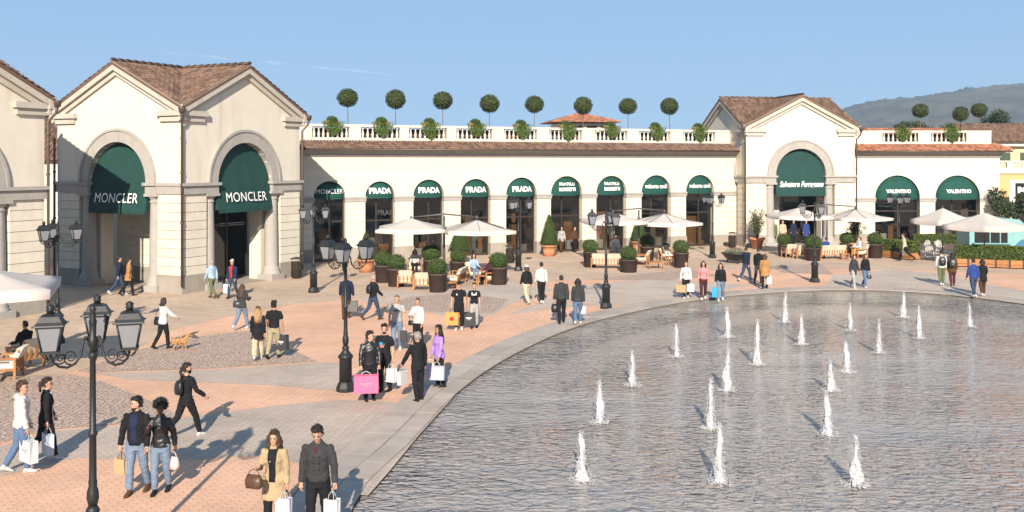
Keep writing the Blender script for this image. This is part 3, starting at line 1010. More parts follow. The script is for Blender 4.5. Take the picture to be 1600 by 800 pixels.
        for xa, xb in ((x0+0.09, xm-0.045), (xm+0.045, x1-0.09)):
            for za, zb in ((0.15, 2.40), (2.50, zs+0.25)):
                MB().box(xa, xb, y, y+0.012, za, zb).build('glass_pane', M_GLASS, T)
        # room behind the glass
        rmm = MB()
        X0, X1, Y0, Y1, Z1 = c-rr_-0.35, c+rr_+0.35, TH+0.03, TH+3.2, 4.3
        rmm.add([(X0,Y0,0.05),(X1,Y0,0.05),(X1,Y1,0.05),(X0,Y1,0.05),(X0,Y0,Z1),(X1,Y0,Z1),(X1,Y1,Z1),(X0,Y1,Z1)],
                [(0,1,2,3),(7,6,5,4),(2,6,7,3),(0,3,7,4),(1,5,6,2)])
        rmm.build('shop_room', M_DARKROOM, T)
        inner = {(9, 1): ('PRADA', 0.46, 0.75), (2, 0): ('VALENTINO', 0.36, -0.15)}.get((len(arches), k))
        if inner:      # second sign hung behind the glass
            place_text('lettering', text_data(inner[0], inner[1], 0.008), None, lambda x, z: TH+0.25, c+inner[2], 2.75, M_SIGN, T)
        # window dressing: boards, rails and plinths close behind the glass
        rw = random.Random(seed*31+k)
        for q in range(3):
            cx_ = c+rr_*(-0.62+0.62*q)+rw.uniform(-0.12, 0.12); w_ = rw.uniform(0.16, 0.34); hh = rw.choice((0.9, 1.3, 2.0, 2.6))
            yd = TH+rw.uniform(0.45, 1.3)
            nm_ = rw.choice(('wood', 'pale', 'dark', 'pale', 'mirror'))
            mt_ = {'wood': M_WOOD, 'pale': M_PLINTH, 'dark': M_FRAME, 'mirror': M_SHOPFLOOR}[nm_]
            MB().box(cx_-w_, cx_+w_, yd, yd+0.05, 0.06, hh).build('display_board', mt_, T)
        if k == 8: MB().box(c-rr_*0.85, c+rr_*0.30, TH+0.30, TH+0.36, 0.06, 2.3).build('display_board', M_WOOD, T)
        for q in range(2):
            cx_ = c+rr_*(-0.5+q)+rw.uniform(-0.1, 0.1)
            MB().box(cx_-0.22, cx_+0.22, TH+0.15, TH+0.42, 0.06, rw.uniform(0.3, 0.8)).build('display_plinth', rw.choice((M_PLINTH, M_CUSH, M_WOOD)), T)
    return T

WA0 = Vector((-11.46, 60.2)); WAR = math.atan2(0.4131, 0.9107)
WAu = Vector((math.cos(WAR), math.sin(WAR)))
def on_line(px, P0=WA0, u=WAu):
    k = (px-800.0)/F
    # P0.x+u.x t = k (P0.y+u.y t)
    return (k*P0.y-P0.x)/(u.x-k*u.y)
tA0, tA1 = on_line(458)-1.4, on_line(1172)
ax = [(490,540),(571,617),(646,694),(720,767),(791,839),(861,910),(932,979),(1001,1050),(1071,1117)]
A_arches = []
for a, b in ax:
    ta, tb = on_line(a)-tA0, on_line(b)-tA0
    A_arches.append(((ta+tb)/2, min(1.22, (tb-ta)/2)))
T_MON = [('MONCLER', 0.40, 0.0, 0.22, 0.9, 0)]
T_PRA = [('PRADA', 0.47, 0.022, 0.20, 0.92, 0)]
T_FRA = [('FRATELLI', 0.27, 0.008, 0.56, 1.05, 0), ('ROSSETTI', 0.29, 0.020, 0.20, 0.98, 0)]
T_CAV = [('roberto cavalli', 0.42, 0.010, 0.30, 0.72, 0)]
T_VAL = [('VALENTINO', 0.38, 0.013, 0.36, 0.85, 0)]
bgx = [(487,545),(563,624),(638,697),(712,768),(786,838),(857,908),(928,979),(997,1046),(1066,1116)]
oA = WA0+WAu*tA0
def bal_t(px):   # along the balustrade line, 1.22 m behind the wall face
    P = WA0+Vector((-math.sin(WAR), math.cos(WAR)))*1.22
    return on_line(px, P)-tA0
groupsA = [(bal_t(a), bal_t(b)) for a, b in bgx]
wing('arcade_wing', 'long cream arcade with nine small green canopies and a balustrade roof terrace', oA, WAR, tA1-tA0, A_arches, 3.95, 1.2,
     [T_MON, T_PRA, T_PRA, T_PRA, T_PRA, T_FRA, T_FRA, T_CAV, T_CAV], M_TILE, groupsA, 5)
oB = Vector((24.6, 73.4))
xB = lambda px: (px-800)/F*73.4-24.6
B_arches = [((xB(1367)+xB(1438))/2, 1.66), ((xB(1461)+xB(1532))/2, 1.66)]
groupsB = [(xB(1380)*1.017+0.3, xB(1436)*1.017+0.3), (xB(1456)*1.017+0.3, xB(1511)*1.017+0.3)]
wing('arcade_wing', 'short cream arcade with two wide green canopies and hipped tile skirt', oB, 0.0, xB(1562), B_arches, 3.45, 1.66,
     [T_VAL, T_VAL], M_TILE_R, groupsB, 9, hip_right=True)
# ================================================================== vegetation
def leaf_shell(mb, fn, n, size, seed, depth=0.18, flat=0.5):
    """n leaf faces scattered through the outer shell of a body; fn(direction) gives centre-to-skin vector"""
    rr = random.Random(seed)
    for _ in range(n):
        z = rr.uniform(-1, 1); a = rr.uniform(0, 2*PI); q = math.sqrt(1-z*z)
        d = Vector((q*math.cos(a), q*math.sin(a), z))
        p = fn(d)
        k = 1-depth*rr.random()**1.5+0.05*rr.random()
        lump = 1+0.07*mnoise.noise(p*3.1+Vector((seed, 0, 0)))
        p = p*k*lump
        nrm = (d+Vector((rr.gauss(0, flat), rr.gauss(0, flat), rr.gauss(0, flat)))).normalized()
        t = nrm.orthogonal().normalized()
        t = (Matrix.Rotation(rr.uniform(0, 2*PI), 3, nrm) @ t)
        b = nrm.cross(t)
        L = size*rr.uniform(0.7, 1.35); w_ = L*rr.uniform(0.38, 0.55)
        mb.add([p-t*L*0.5, p+b*w_*0.5+nrm*0.1*L, p+t*L*0.5, p-b*w_*0.5+nrm*0.1*L], [(0,1,2,3)])

def body(mb, fn, n=16, m=10, k=0.86):
    rings = []
    for j in range(m+1):
        t = -PI/2+PI*(0.03+0.94*j/m)
        ring = []
        for i in range(n):
            a = 2*PI*i/n
            d = Vector((math.cos(t)*math.cos(a), math.cos(t)*math.sin(a), math.sin(t)))
            p = fn(d)
            ring.append(p*k*(1+0.05*mnoise.noise(p*2.7)))
        rings.append(ring)
    mb.loft(rings, True, True, True)

def ball_mesh(name, r, n, size, seed, mt, core, squash=1.0):
    mb = MB()
    fn = lambda d: Vector((d.x*r, d.y*r, d.z*r*squash))
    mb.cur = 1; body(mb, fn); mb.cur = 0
    leaf_shell(mb, fn, n, size, seed)
    return mb.mesh(name, [mt, core])

def cone_fn(h, r):
    def fn(d):
        # teardrop: widest low down, drawn to a blunt point
        t = (d.z+1)/2
        w_ = r*min(1.0, (math.sin(min(t*1.0+0.16, 1)*PI)**0.75)*1.0)*(1.0 if t < 0.35 else max(0.02, 1-((t-0.35)/0.65)**1.25)**0.9*1.0+0.0)
        w_ = r*max(0.05, (1-t)**0.72*min(1, (t/0.10+0.55)))
        q = math.hypot(d.x, d.y) or 1e-6
        return Vector((d.x/q*w_, d.y/q*w_, (t-0.5)*h))
    return fn

def pot_profile(r, h, flare=1.0, rim=0.04):
    return [(r*0.78*flare, 0.0), (r*0.86, h*0.5), (r*0.96, h-0.10), (r+rim, h-0.10), (r+rim, h-0.01), (r*0.92, h), (r*0.90, h-0.08), (0.02, h-0.10)]

BOXM = [ball_mesh('boxwood_ball', 0.47, 1500, 0.075, s, M_BOX, M_BOXD, 0.88) for s in (1, 2, 3)]
def box_pot(px, py, label, s=1.0, i=0, h=0.88, r=0.45, dz=0.0):
    p = G(px, py)
    T = empty('potted_boxwood', p, i*1.3, label, 'potted plant', 'boxwood balls in brown tubs')
    MB().lathe([(r*0.86, 0), (r*0.98, h*0.9), (r*1.03, h*0.9), (r*1.03, h), (r*0.94, h), (r*0.93, h-0.07), (0.02, h-0.08)], 20).build('tub', M_POT, T)
    o = link('foliage', BOXM[i % 3], T, (0, 0, h+0.30*s+dz))
    o.scale = (s, s, s)
    return T
box_pot(599, 441, 'boxwood ball in brown tub at the outer corner beside the terracotta cone pot', 1.0, 0)
box_pot(619, 447, 'yellowish boxwood ball in brown tub touching the next wooden armchair', 0.98, 1)
box_pot(684, 456, 'boxwood ball in brown tub in front of the cream sofa group', 0.98, 2)
box_pot(716, 434, 'boxwood ball in brown tub below the fat green cone', 0.92, 0)
box_pot(674, 431, 'dark shaded boxwood ball in tub under the paired parasols', 1.1, 1)
box_pot(779, 444.5, 'boxwood ball in brown tub standing alone toward the slim lamp post', 1.02, 2)
box_pot(922, 417, 'boxwood ball in tall tub at the end of the long cream sofa', 1.0, 1, 0.9, 0.40)
box_pot(982, 425, 'boxwood ball in wide brown tub before the second lounge group', 1.0, 0, 0.72, 0.52)
box_pot(1011, 407, 'boxwood ball in tub behind the second lounge, near a terracotta cone pot', 1.0, 2)
box_pot(1064, 418, 'boxwood ball in brown tub beside the table of two guests', 1.02, 1)
box_pot(1225, 400, 'yellow green boxwood ball in tub beside the third lounge armchairs', 1.0, 2, 0.75, 0.40)
box_pot(1270, 407, 'tall boxwood in brown tub hidden partly by a lamp post', 1.1, 0, 0.8, 0.50)
box_pot(1323, 398, 'boxwood ball in tub between cream sofa and leafy shrub', 1.0, 1, 0.75)
box_pot(1367, 403, 'boxwood ball in brown tub beside the low wooden hedge box', 1.02, 0, 0.9, 0.48)

def cone_pot(px, py, label, h, r, i, ph=0.72, pr=0.48):
    p = G(px, py)
    T = empty('topiary_cone', p, i*1.1, label, 'potted plant', 'cone topiary in terracotta pots')
    MB().lathe(pot_profile(pr, ph), 20).build('pot', M_TERRA, T)
    mb = MB(); fn = cone_fn(h, r)
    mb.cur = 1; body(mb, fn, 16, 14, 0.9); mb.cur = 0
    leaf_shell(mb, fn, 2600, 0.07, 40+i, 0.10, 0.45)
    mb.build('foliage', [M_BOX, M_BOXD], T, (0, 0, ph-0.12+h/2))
cone_pot(572, 425, 'narrow green cone in terracotta pot beside the second small doorway from the twin gabled tower', 1.65, 0.50, 0)
cone_pot(718, 411, 'fat egg shaped green cone in terracotta pot under the parasol edge', 1.7, 0.72, 1)
cone_pot(858, 400, 'tall pointed green cone in terracotta pot beside two people in a doorway', 2.1, 0.66, 2)
cone_pot(998, 393, 'broad green cone in terracotta pot behind the second lounge', 1.75, 0.66, 3)

def bush_pot(px, py, label, i):
    p = G(px, py)
    T = empty('oleander_bush', p, i, label, 'potted plant')
    MB().lathe([(0.30,0),(0.46,0.66),(0.54,0.66),(0.55,0.80),(0.48,0.80),(0.46,0.72),(0.02,0.70)], 20).build('pot', M_TERRA, T)
    rr = random.Random(60+i)
    st = MB()
    lf = MB()
    for k in range(26):
        a = rr.uniform(0, 2*PI); sp = rr.uniform(0.15, 0.75); hh = rr.uniform(0.9, 2.15)
        tip = Vector((math.cos(a)*sp, math.sin(a)*sp, 0.72+hh))
        mid = Vector((math.cos(a)*sp*0.35, math.sin(a)*sp*0.35, 0.72+hh*0.5))
        st.tube([(0.05*math.cos(a), 0.05*math.sin(a), 0.66), mid, tip], [0.022, 0.016, 0.006], 5)
        for q in range(64):
            t = rr.uniform(0.25, 1.05)
            b_ = (mid.lerp(tip, (t-0.5)*2) if t > 0.5 else Vector((0,0,0.7)).lerp(mid, t*2))
            d = Vector((rr.gauss(0,1), rr.gauss(0,1), rr.gauss(0.5,0.8))).normalized()
            L = rr.uniform(0.10, 0.19); s_ = d.orthogonal().normalized(); s_ = Matrix.Rotation(rr.uniform(0,6.28),3,d) @ s_
            b_ = b_+d*rr.uniform(0, 0.13)
            lf.add([b_, b_+d*L*0.5+s_*L*0.17, b_+d*L, b_+d*L*0.5-s_*L*0.17], [(0,1,2,3)])
    st.build('stem', M_BARK, T)
    lf.build('foliage', M_LAUREL, T)
bush_pot(1183, 389, 'tall airy green shrub in terracotta pot beside the script lettered tower', 1)
bush_pot(1336, 398, 'spreading green shrub in pot below the cream parasol', 2)

# shallow black bowl planter
p = G(1150, 411)
T = empty('bowl_planter', p, 0, 'shallow black bowl planter on short legs with low grey green plants', 'planter')
MB().lathe([(0.34,0.16),(0.62,0.30),(0.86,0.58),(0.90,0.58),(0.90,0.62),(0.82,0.62),(0.76,0.56),(0.02,0.54)], 24).build('bowl', M_IRON, T)
for k in range(3):
    a = 2*PI*k/3+0.5
    MB().tube([(0.5*math.cos(a),0.5*math.sin(a),0.24),(0.56*math.cos(a),0.56*math.sin(a),0.0)], [0.05,0.035], 6).build('leg', M_IRON, T)
mb = MB(); fn = lambda d: Vector((d.x*0.74, d.y*0.74, d.z*0.36))
M_SAGE = mat('sage_leaf', (0.10, 0.12, 0.075), 0.75, 0.3, 6.0, island=0.4)
leaf_shell(mb, fn, 1300, 0.07, 77, 0.4); mb.build('foliage', M_SAGE, T, (0,0,0.58))

# terrace plants on the wings: standard ball trees and hanging planters on the balustrade
CROWN = [ball_mesh('laurel_crown', 0.66, 1700, 0.115, s, M_LAUREL, M_BOXD, 0.92) for s in (11, 12, 13)]
tw = MB().tube([(0,0,0),(0.02,0.01,1.0),(0,0,2.6)], [0.035,0.03,0.026], 6).mesh('trunk', M_BARK)
tub = MB().lathe([(0.22,0),(0.30,0.42),(0.33,0.42),(0.33,0.48),(0.27,0.48),(0.02,0.44)], 14).mesh('tub', M_TERRA)
def std_tree(px, cy, back, i, zf=7.40, yy=None, sc=1.0, label='round clipped standard tree standing on the long roof terrace', group='standard trees on the long terrace'):
    """px: trunk column in the picture, cy: crown centre row"""
    if yy is None:
        P = WA0+Vector((-math.sin(WAR), math.cos(WAR)))*back
        t = on_line(px, P); q = P+WAu*t
    else: q = Vector(((px-800)/F*yy, yy))
    zc = CAM_H+(HOR-cy)/F*q.y
    T = empty('standard_tree', (q.x, q.y, zf), i*0.9, label, 'tree', group)
    o = link('trunk', tw, T, (0,0,0.30)); o.scale = (1,1,(zc-zf-0.3)/2.6)
    link('tub', tub, T, (0,0,0.0))
    o = link('crown', CROWN[i % 3], T, (0,0,zc-zf)); o.scale = (sc,sc,sc*(0.97+0.06*(i % 2)))
CANOPY = ['the '+k_+' small canopy from the twin gabled tower' for k_ in ('first','second','third','fourth','fifth','sixth','seventh','eighth','ninth')]
for i, (px, cy) in enumerate([(543,153),(618,155),(692,157),(765,162),(835,163),(911,165),(981,166),(1046,166)]):
    std_tree(px, cy, 3.0, i, label='clipped standard tree just past '+CANOPY[i])
std_tree(1438, 173, 0, 0, 7.40, 79.0, 0.95, label='round standard tree standing apart on the short terrace, hill behind', group='standard trees on the short terrace')
std_tree(1501, 178, 0, 1, 7.40, 81.0, 0.95, label='lower standard tree of the close pair on the short terrace', group='standard trees on the short terrace')
std_tree(1530, 172, 0, 2, 7.40, 78.0, 0.92, label='taller standard tree of the close pair on the short terrace', group='standard trees on the short terrace')

def trail_mesh(seed):
    rr = random.Random(seed)
    mb = MB()
    for k in range(2300):
        top = rr.random() < 0.34
        x = rr.gauss(0, 0.36)
        x = max(-0.80, min(0.80, x))
        if top:
            p_ = Vector((x*0.8, rr.uniform(-0.22, 0.2), rr.uniform(0.0, 0.30)*(1-0.7*abs(x)/0.8)))
        else:
            dr = rr.random()**0.85
            p_ = Vector((x*(1-0.25*dr), -0.24-rr.uniform(0, 0.16), 0.08-dr*(1.08-0.55*abs(x))))
        d = Vector((rr.gauss(0,1), rr.gauss(-0.4,1), rr.gauss(-0.2,1))).normalized()
        s_ = d.orthogonal().normalized(); s_ = Matrix.Rotation(rr.uniform(0,6.28),3,d) @ s_
        L = rr.uniform(0.06, 0.13)
        mb.add([p_, p_+d*L*0.5+s_*L*0.3, p_+d*L, p_+d*L*0.5-s_*L*0.3], [(0,1,2,3)])
    return mb.mesh('trailing_foliage', M_TRAIL)
TRAILM = [trail_mesh(s) for s in (5, 6, 7)]
boxm = MB().box(-0.45, 0.45, -0.15, 0.15, 0.0, 0.20).mesh('trough', M_TERRA)
domem = ball_mesh('planter_shrub', 0.36, 600, 0.07, 21, M_BOX, M_BOXD, 0.8)
def roof_planter(q, rz, i, label, group):
    T = empty('balustrade_planter', (q[0], q[1], 8.45), rz, label, 'planter', group)
    link('trough', boxm, T)
    o = link('shrub', domem, T, (0, 0.02, 0.24))
    o = link('trailing_foliage', TRAILM[i % 3], T, (0, 0, 0.10)); o.scale = (0.86 if i % 2 else -0.86, 0.9, 0.80+0.1*((i*7) % 3))
Pb = WA0+Vector((-math.sin(WAR), math.cos(WAR)))*1.22
for i, px in enumerate([519,596,671,743,814,885,954,1024,1091]):
    q = Pb+WAu*on_line(px, Pb)
    roof_planter(q, WAR, i, 'trailing green planter straight above '+CANOPY[i], 'planters on the long balustrade')
for i, px in enumerate([1409, 1486]):
    roof_planter(Vector(((px-800)/F*74.62, 74.62)), 0, i+1, ('trough of trailing green plants on the short balustrade next to the tower', 'trough of trailing green plants on the short balustrade toward the yellow house')[i], 'planters on the short balustrade')

# hedge boxes
def hedge(name, p0, p1, depth, hb, hh, label, seed, n, planks=0):
    p0, p1 = Vector(p0), Vector(p1)
    d = p1-p0; L = d.length; rz = math.atan2(d.y, d.x)
    T = empty(name, p0, rz, label, 'hedge')
    if planks:
        cell = L/planks
        for k in range(planks):
            x0 = k*cell
            MB().box(x0+0.05, x0+cell-0.05, 0.02, depth-0.02, 0.06, hb).build('wood_panel', M_WOOD, T)
            MB().box(x0-0.04, x0+0.05, -0.03, 0.06, 0, hb+0.02).build('post', M_POT, T)
            MB().box(x0+0.05, x0+cell-0.05, -0.02, 0.03, hb*0.44, hb*0.50).build('rail', M_WOOD, T)
    else:
        MB().box(0, L, 0, depth, 0, hb).build('trough', M_POT, T)
    rr = random.Random(seed)
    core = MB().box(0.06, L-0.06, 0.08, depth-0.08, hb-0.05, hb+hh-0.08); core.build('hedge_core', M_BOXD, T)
    lf = MB()
    for k in range(n):
        f_ = rr.random()
        x = rr.uniform(0, L)
        if f_ < 0.45: p_ = Vector((x, rr.uniform(0.0, 0.10), hb+rr.uniform(0, hh)))
        elif f_ < 0.85: p_ = Vector((x, rr.uniform(0, depth), hb+hh-0.06*rr.random()+0.05*mnoise.noise(Vector((x*2, 0, seed)))))
        else: p_ = Vector((rr.choice((0.03, L-0.03)), rr.uniform(0, depth), hb+rr.uniform(0, hh)))
        dd = Vector((rr.gauss(0,1), rr.gauss(-0.3,1), rr.gauss(0.4,1))).normalized()
        s_ = dd.orthogonal().normalized(); s_ = Matrix.Rotation(rr.uniform(0,6.28),3,dd) @ s_
        S = rr.uniform(0.06, 0.12)
        lf.add([p_-dd*S*0.5, p_+s_*S*0.32, p_+dd*S*0.5, p_-s_*S*0.32], [(0,1,2,3)])
    lf.build('foliage', M_HEDGE, T)
hedge('hedge_box', G(1492, 417), G(1690, 424), 0.7, 0.48, 0.78, 'long clipped hedge in wooden panel boxes near the turquoise kiosk', 3, 9000, 9)
hedge('hedge_box', G(1378, 402), G(1425, 407), 0.8, 0.45, 0.72, 'short clipped hedge in a wooden box beside a boxwood tub', 4, 3000, 3)
hedge('hedge_box', G(1428, 389), G(1500, 390), 0.7, 0.40, 0.62, 'low dark hedge against the windows under the wide canopies', 6, 3000)

# ================================================================== street lamps
def lantern_parts(T, cx, cy):
    hb, ht, z0, z1 = 0.098, 0.155, 3.50, 3.83
    fr = MB()
    c = [(sx, sy) for sx, sy in ((-1,-1),(1,-1),(1,1),(-1,1))]
    for sx, sy in c:
        fr.tube([(cx+sx*hb, cy+sy*hb, z0), (cx+sx*ht, cy+sy*ht, z1)], 0.014, 5)
    fr.box(cx-hb-0.02, cx+hb+0.02, cy-hb-0.02, cy+hb+0.02, z0-0.035, z0)
    fr.box(cx-ht-0.015, cx+ht+0.015, cy-ht-0.015, cy+ht+0.015, z1, z1+0.02)
    for a in range(4):   # curled stay under the lantern
        an = a*PI/2+PI/4
        fr.tube([(cx+0.13*math.cos(an), cy+0.13*math.sin(an), z0-0.02), (cx+0.11*math.cos(an), cy+0.11*math.sin(an), z0-0.08), (cx+0.03*math.cos(an), cy+0.03*math.sin(an), z0-0.13)], 0.010, 5)
    L = fr.build('lantern', M_IRON, T)
    for k in range(4):
        (ax_, ay), (bx, by) = c[k], c[(k+1) % 4]
        MB().add([(cx+ax_*hb*0.97, cy+ay*hb*0.97, z0+0.004), (cx+bx*hb*0.97, cy+by*hb*0.97, z0+0.004), (cx+bx*ht*0.97, cy+by*ht*0.97, z1-0.003), (cx+ax_*ht*0.97, cy+ay*ht*0.97, z1-0.003)], [(0,1,2,3)]).build('pane', M_MILK, L)
    rf = MB()
    rings = []
    for (h_, zz) in ((0.194, z1+0.018), (0.188, z1+0.036), (0.158, z1+0.075), (0.122, z1+0.150), (0.065, z1+0.178)):
        rings.append([(cx+sx*h_, cy+sy*h_, zz) for sx, sy in c])
    rf.loft(rings, True, True, False)
    rf.lathe([(0.05,z1+0.17),(0.044,z1+0.215),(0.064,z1+0.225),(0.044,z1+0.245),(0.060,z1+0.270),(0.04,z1+0.295),(0.012,z1+0.31)], 10, (cx, cy, 0))
    for sx, sy in c: rf.ball((cx+sx*0.198, cy+sy*0.198, z1+0.027), 0.013, 6, 4)
    rf.build('lantern_roof', M_IRON, L)

def make_lamp():
    T = empty('street_lamp')
    MB().lathe([(0.25,0),(0.25,0.10),(0.23,0.16),(0.20,0.22),(0.175,0.26)], 8, smooth=False).build('foot', M_IRON, T)
    MB().lathe([(0.17,0.26),(0.165,0.86),(0.20,0.90),(0.20,0.94),(0.17,0.97),(0.13,1.02),(0.075,1.10),(0.10,1.14),(0.085,1.18),(0.06,1.22)], 16).build('pedestal', M_IRON, T)
    pole = MB().lathe([(0.06,1.22),(0.085,1.32),(0.08,1.42),(0.055,1.50),(0.062,1.56),(0.052,1.60),(0.048,2.2),(0.065,2.22),(0.065,2.26),(0.046,2.28),(0.040,3.30),(0.058,3.32),(0.058,3.38),(0.04,3.40)], 14)
    pole.build('pole', M_IRON, T)
    MB().lathe([(0.04,3.40),(0.04,3.46),(0.07,3.50),(0.07,3.60),(0.045,3.63),(0.05,3.80),(0.058,3.83),(0.04,3.88),(0.045,3.92),(0.03,3.97),(0.05,4.0),(0.012,4.08)], 12).build('finial', M_IRON, T)
    for k in range(3):
        an = R(90)+k*R(120)
        ca, sa = math.cos(an), math.sin(an)
        pt = lambda r_, z_: (ca*r_, sa*r_, z_)
        arm = MB()
        pts = []
        for q in range(13):      # sweep out and down, then up to the lantern
            t = q/12
            pts.append(pt(0.05+0.55*t, 3.54-0.30*math.sin(PI*min(t*0.86, 1))+0.0))
        pts = [pt(0.05,3.56), pt(0.10,3.60), pt(0.14,3.56), pt(0.15,3.46), pt(0.18,3.36), pt(0.25,3.27), pt(0.36,3.23), pt(0.47,3.26), pt(0.55,3.33), pt(0.585,3.41), pt(0.59,3.50)]
        arm.tube(pts, 0.018, 7)
        arm.ball(pt(0.10, 3.61), 0.03, 7, 5)
        ao = arm.build('arm', M_IRON, T)
        sc = MB()
        for (cr, cz, r0, turns, st, sg) in ((0.31, 3.37, 0.105, 1.6, -PI/2, 1), (0.45, 3.37, 0.075, 1.5, -PI/3, -1)):
            sp = []
            for q in range(22):
                t = q/21; a2 = st+sg*2*PI*turns*t; rr_ = r0*(1-0.78*t)
                sp.append(pt(cr+rr_*math.cos(a2), cz+rr_*math.sin(a2)))
            sc.tube(sp, [0.012-0.005*q/21 for q in range(22)], 5)
        sc.build('scroll', M_IRON, ao)
        lantern_parts(T, ca*0.59, sa*0.59)
    return T
lampT = make_lamp()
def Gx(px, z):  # point at depth z under a pixel column
    return Vector(((px-800)/F*z, z, 0))
LAMPS = [(Gx(145, 14.1), 17, 'black three lantern lamp post rising close by the denim couple'),
         (Gx(90, 33.4), 40, 'black three lantern lamp post against the shaded face of the twin gabled tower'),
         (G(490, 457), 15, 'black three lantern lamp post before the first small canopy from the twin gabled tower'),
         (G(540, 611), 62, 'black three lantern lamp post beside the man with a pink bag'),
         (G(810, 423), 20, 'black three lantern lamp post before the fifth small canopy from the twin gabled tower'),
         (G(947, 482), 95, 'black three lantern lamp post close to the pool beside the couple in grey'),
         (G(1113, 403), 35, 'black three lantern lamp post before the last small canopy of the long arcade'),
         (G(1273, 441), 75, 'black three lantern lamp post before the script lettered tower'),
         (G(1405, 403), 45, 'black three lantern lamp post before the wide canopy next to the script lettered tower')]
for i, (p, a, lb) in enumerate(LAMPS):
    o = lampT if i == 0 else copy_tree(lampT)
    o.location = p
    o.rotation_euler = (0, 0, R(a))
    tag(o, lb, 'street lamp', 'lamp posts around the square')

# ================================================================== parasols
def canopy(mb, c, h, half, rise, sag=0.06, drop=0.16, n=6, rz=0.0):
    """square pyramid canopy with hanging valance, sagging between the ribs"""
    cx, cy, cz = c
    Q = Matrix.Rotation(rz, 2)
    rings = []
    per = []
    for (ax_, ay, bx, by) in ((-1,-1,1,-1),(1,-1,1,1),(1,1,-1,1),(-1,1,-1,-1)):
        for i in range(n):
            t = i/n
            per.append((ax_+(bx-ax_)*t, ay+(by-ay)*t, math.sin(PI*t)))
    for k in range(7):
        s = 0.03+0.97*k/6
        ring = []
        for (x, y, e) in per:
            v = Q @ Vector((x*half*s*(1-0.035*e*s), y*half*s*(1-0.035*e*s)))
            ring.append((cx+v.x, cy+v.y, cz+rise*(1-s)**1.0-sag*e*s*s-0.0+0.04*math.sin(PI*s)*0-0.05*math.sin(PI*s)))
        rings.append(ring)
    ring = []
    for (x, y, e) in per:
        v = Q @ Vector((x*half*(1-0.03*e)*0.995, y*half*(1-0.03*e)*0.995))
        ring.append((cx+v.x, cy+v.y, cz-drop-sag*e*1.4))
    rings.append(ring)
    mb.loft(rings, True, False, True)
    return Q

def twin_parasol(pm, gap, half, zc, label, rz, rise=0.5):
    T = empty('twin_parasol', pm, rz, label, 'parasol')
    MB().box(-0.55, 0.55, -0.55, 0.55, 0, 0.10).build('base', M_PLINTH, T)
    MB().lathe([(0.06,0.1),(0.055,zc+rise+0.10)], 10).build('mast', M_ALU, T)
    bm = MB(); bm.tube([(-gap*0.95,0,zc+rise+0.05),(0,0,zc+rise+0.20),(gap*0.95,0,zc+rise+0.05)], [0.03,0.045,0.03], 8)
    bm.build('beam', M_ALU, T)
    for sd in (-1, 1):
        mb = MB(); canopy(mb, (sd*gap, 0, zc-0.06*(sd+1)), 0, half, rise, rz=R(4*sd))
        co = mb.build('canopy', M_CANVAS, T)
        rb = MB()
        for a in range(8):
            an = a*PI/4; f_ = half*(1.30 if a % 2 else 0.92)
            rb.tube([(sd*gap,0,zc+rise-0.10), (sd*gap+math.cos(an)*f_, math.sin(an)*f_, zc-0.14)], 0.012, 5)
        rb.lathe([(0.05,zc+rise-0.1),(0.07,zc+rise+0.05),(0.02,zc+rise+0.12)], 8, (sd*gap,0,0))
        rb.build('ribs', M_ALU, co)
        # heater lamps slung under the canopy
        ht = MB(); ht.box(sd*gap-0.35, sd*gap+0.35, -0.06, 0.06, zc-0.02, zc+0.06)
        ht.tube([(sd*gap,0,zc+rise-0.1),(sd*gap,0,zc+0.05)], 0.02, 6)
        ht.build('heater', M_ALU, T)
twin_parasol(G(694, 432), 1.75, 1.78, 2.62, 'pair of cream parasols on one mast over the lounge with the most boxwood tubs', R(8))
twin_parasol(G(998, 410), 1.62, 1.75, 2.58, 'pair of cream parasols on one mast over the lounge with the long sofa', R(10))
twin_parasol(G(1292, 399), 1.92, 1.72, 2.62, 'pair of cream parasols on one mast before the script lettered tower', R(6))
def pole_parasol(pm, half, zc, label, rz, rise=0.75):
    T = empty('pole_parasol', pm, rz, label, 'parasol')
    MB().box(-0.4,0.4,-0.4,0.4,0,0.1).build('base', M_PLINTH, T)
    MB().lathe([(0.035,0.1),(0.03,zc+rise+0.1),(0.01,zc+rise+0.16)], 10).build('pole', M_ALU, T)
    mb = MB(); canopy(mb, (0,0,zc), 0, half, rise, 0.05, 0.24); co = mb.build('canopy', M_CANVAS, T)
    rb = MB()
    for a in range(8):
        an = a*PI/4; f_ = half*(1.30 if a % 2 else 0.92)
        rb.tube([(0,0,zc+rise-0.08), (math.cos(an)*f_, math.sin(an)*f_, zc-0.10)], 0.012, 5)
    rb.build('ribs', M_WOOD, co)
pole_parasol(Gx(1473, 61.0), 1.32, 2.52, 'smaller cream parasol on centre pole beside the white cafe chairs', R(20))
pole_parasol(Gx(1538, 57.5), 1.62, 2.42, 'larger cream parasol on centre pole shading the turquoise kiosk', R(28))
pole_parasol(Gx(-22, 27.6), 1.78, 2.66, 'large cream parasol with drooping corner on the near side of the twin gabled tower', R(20), 0.50)

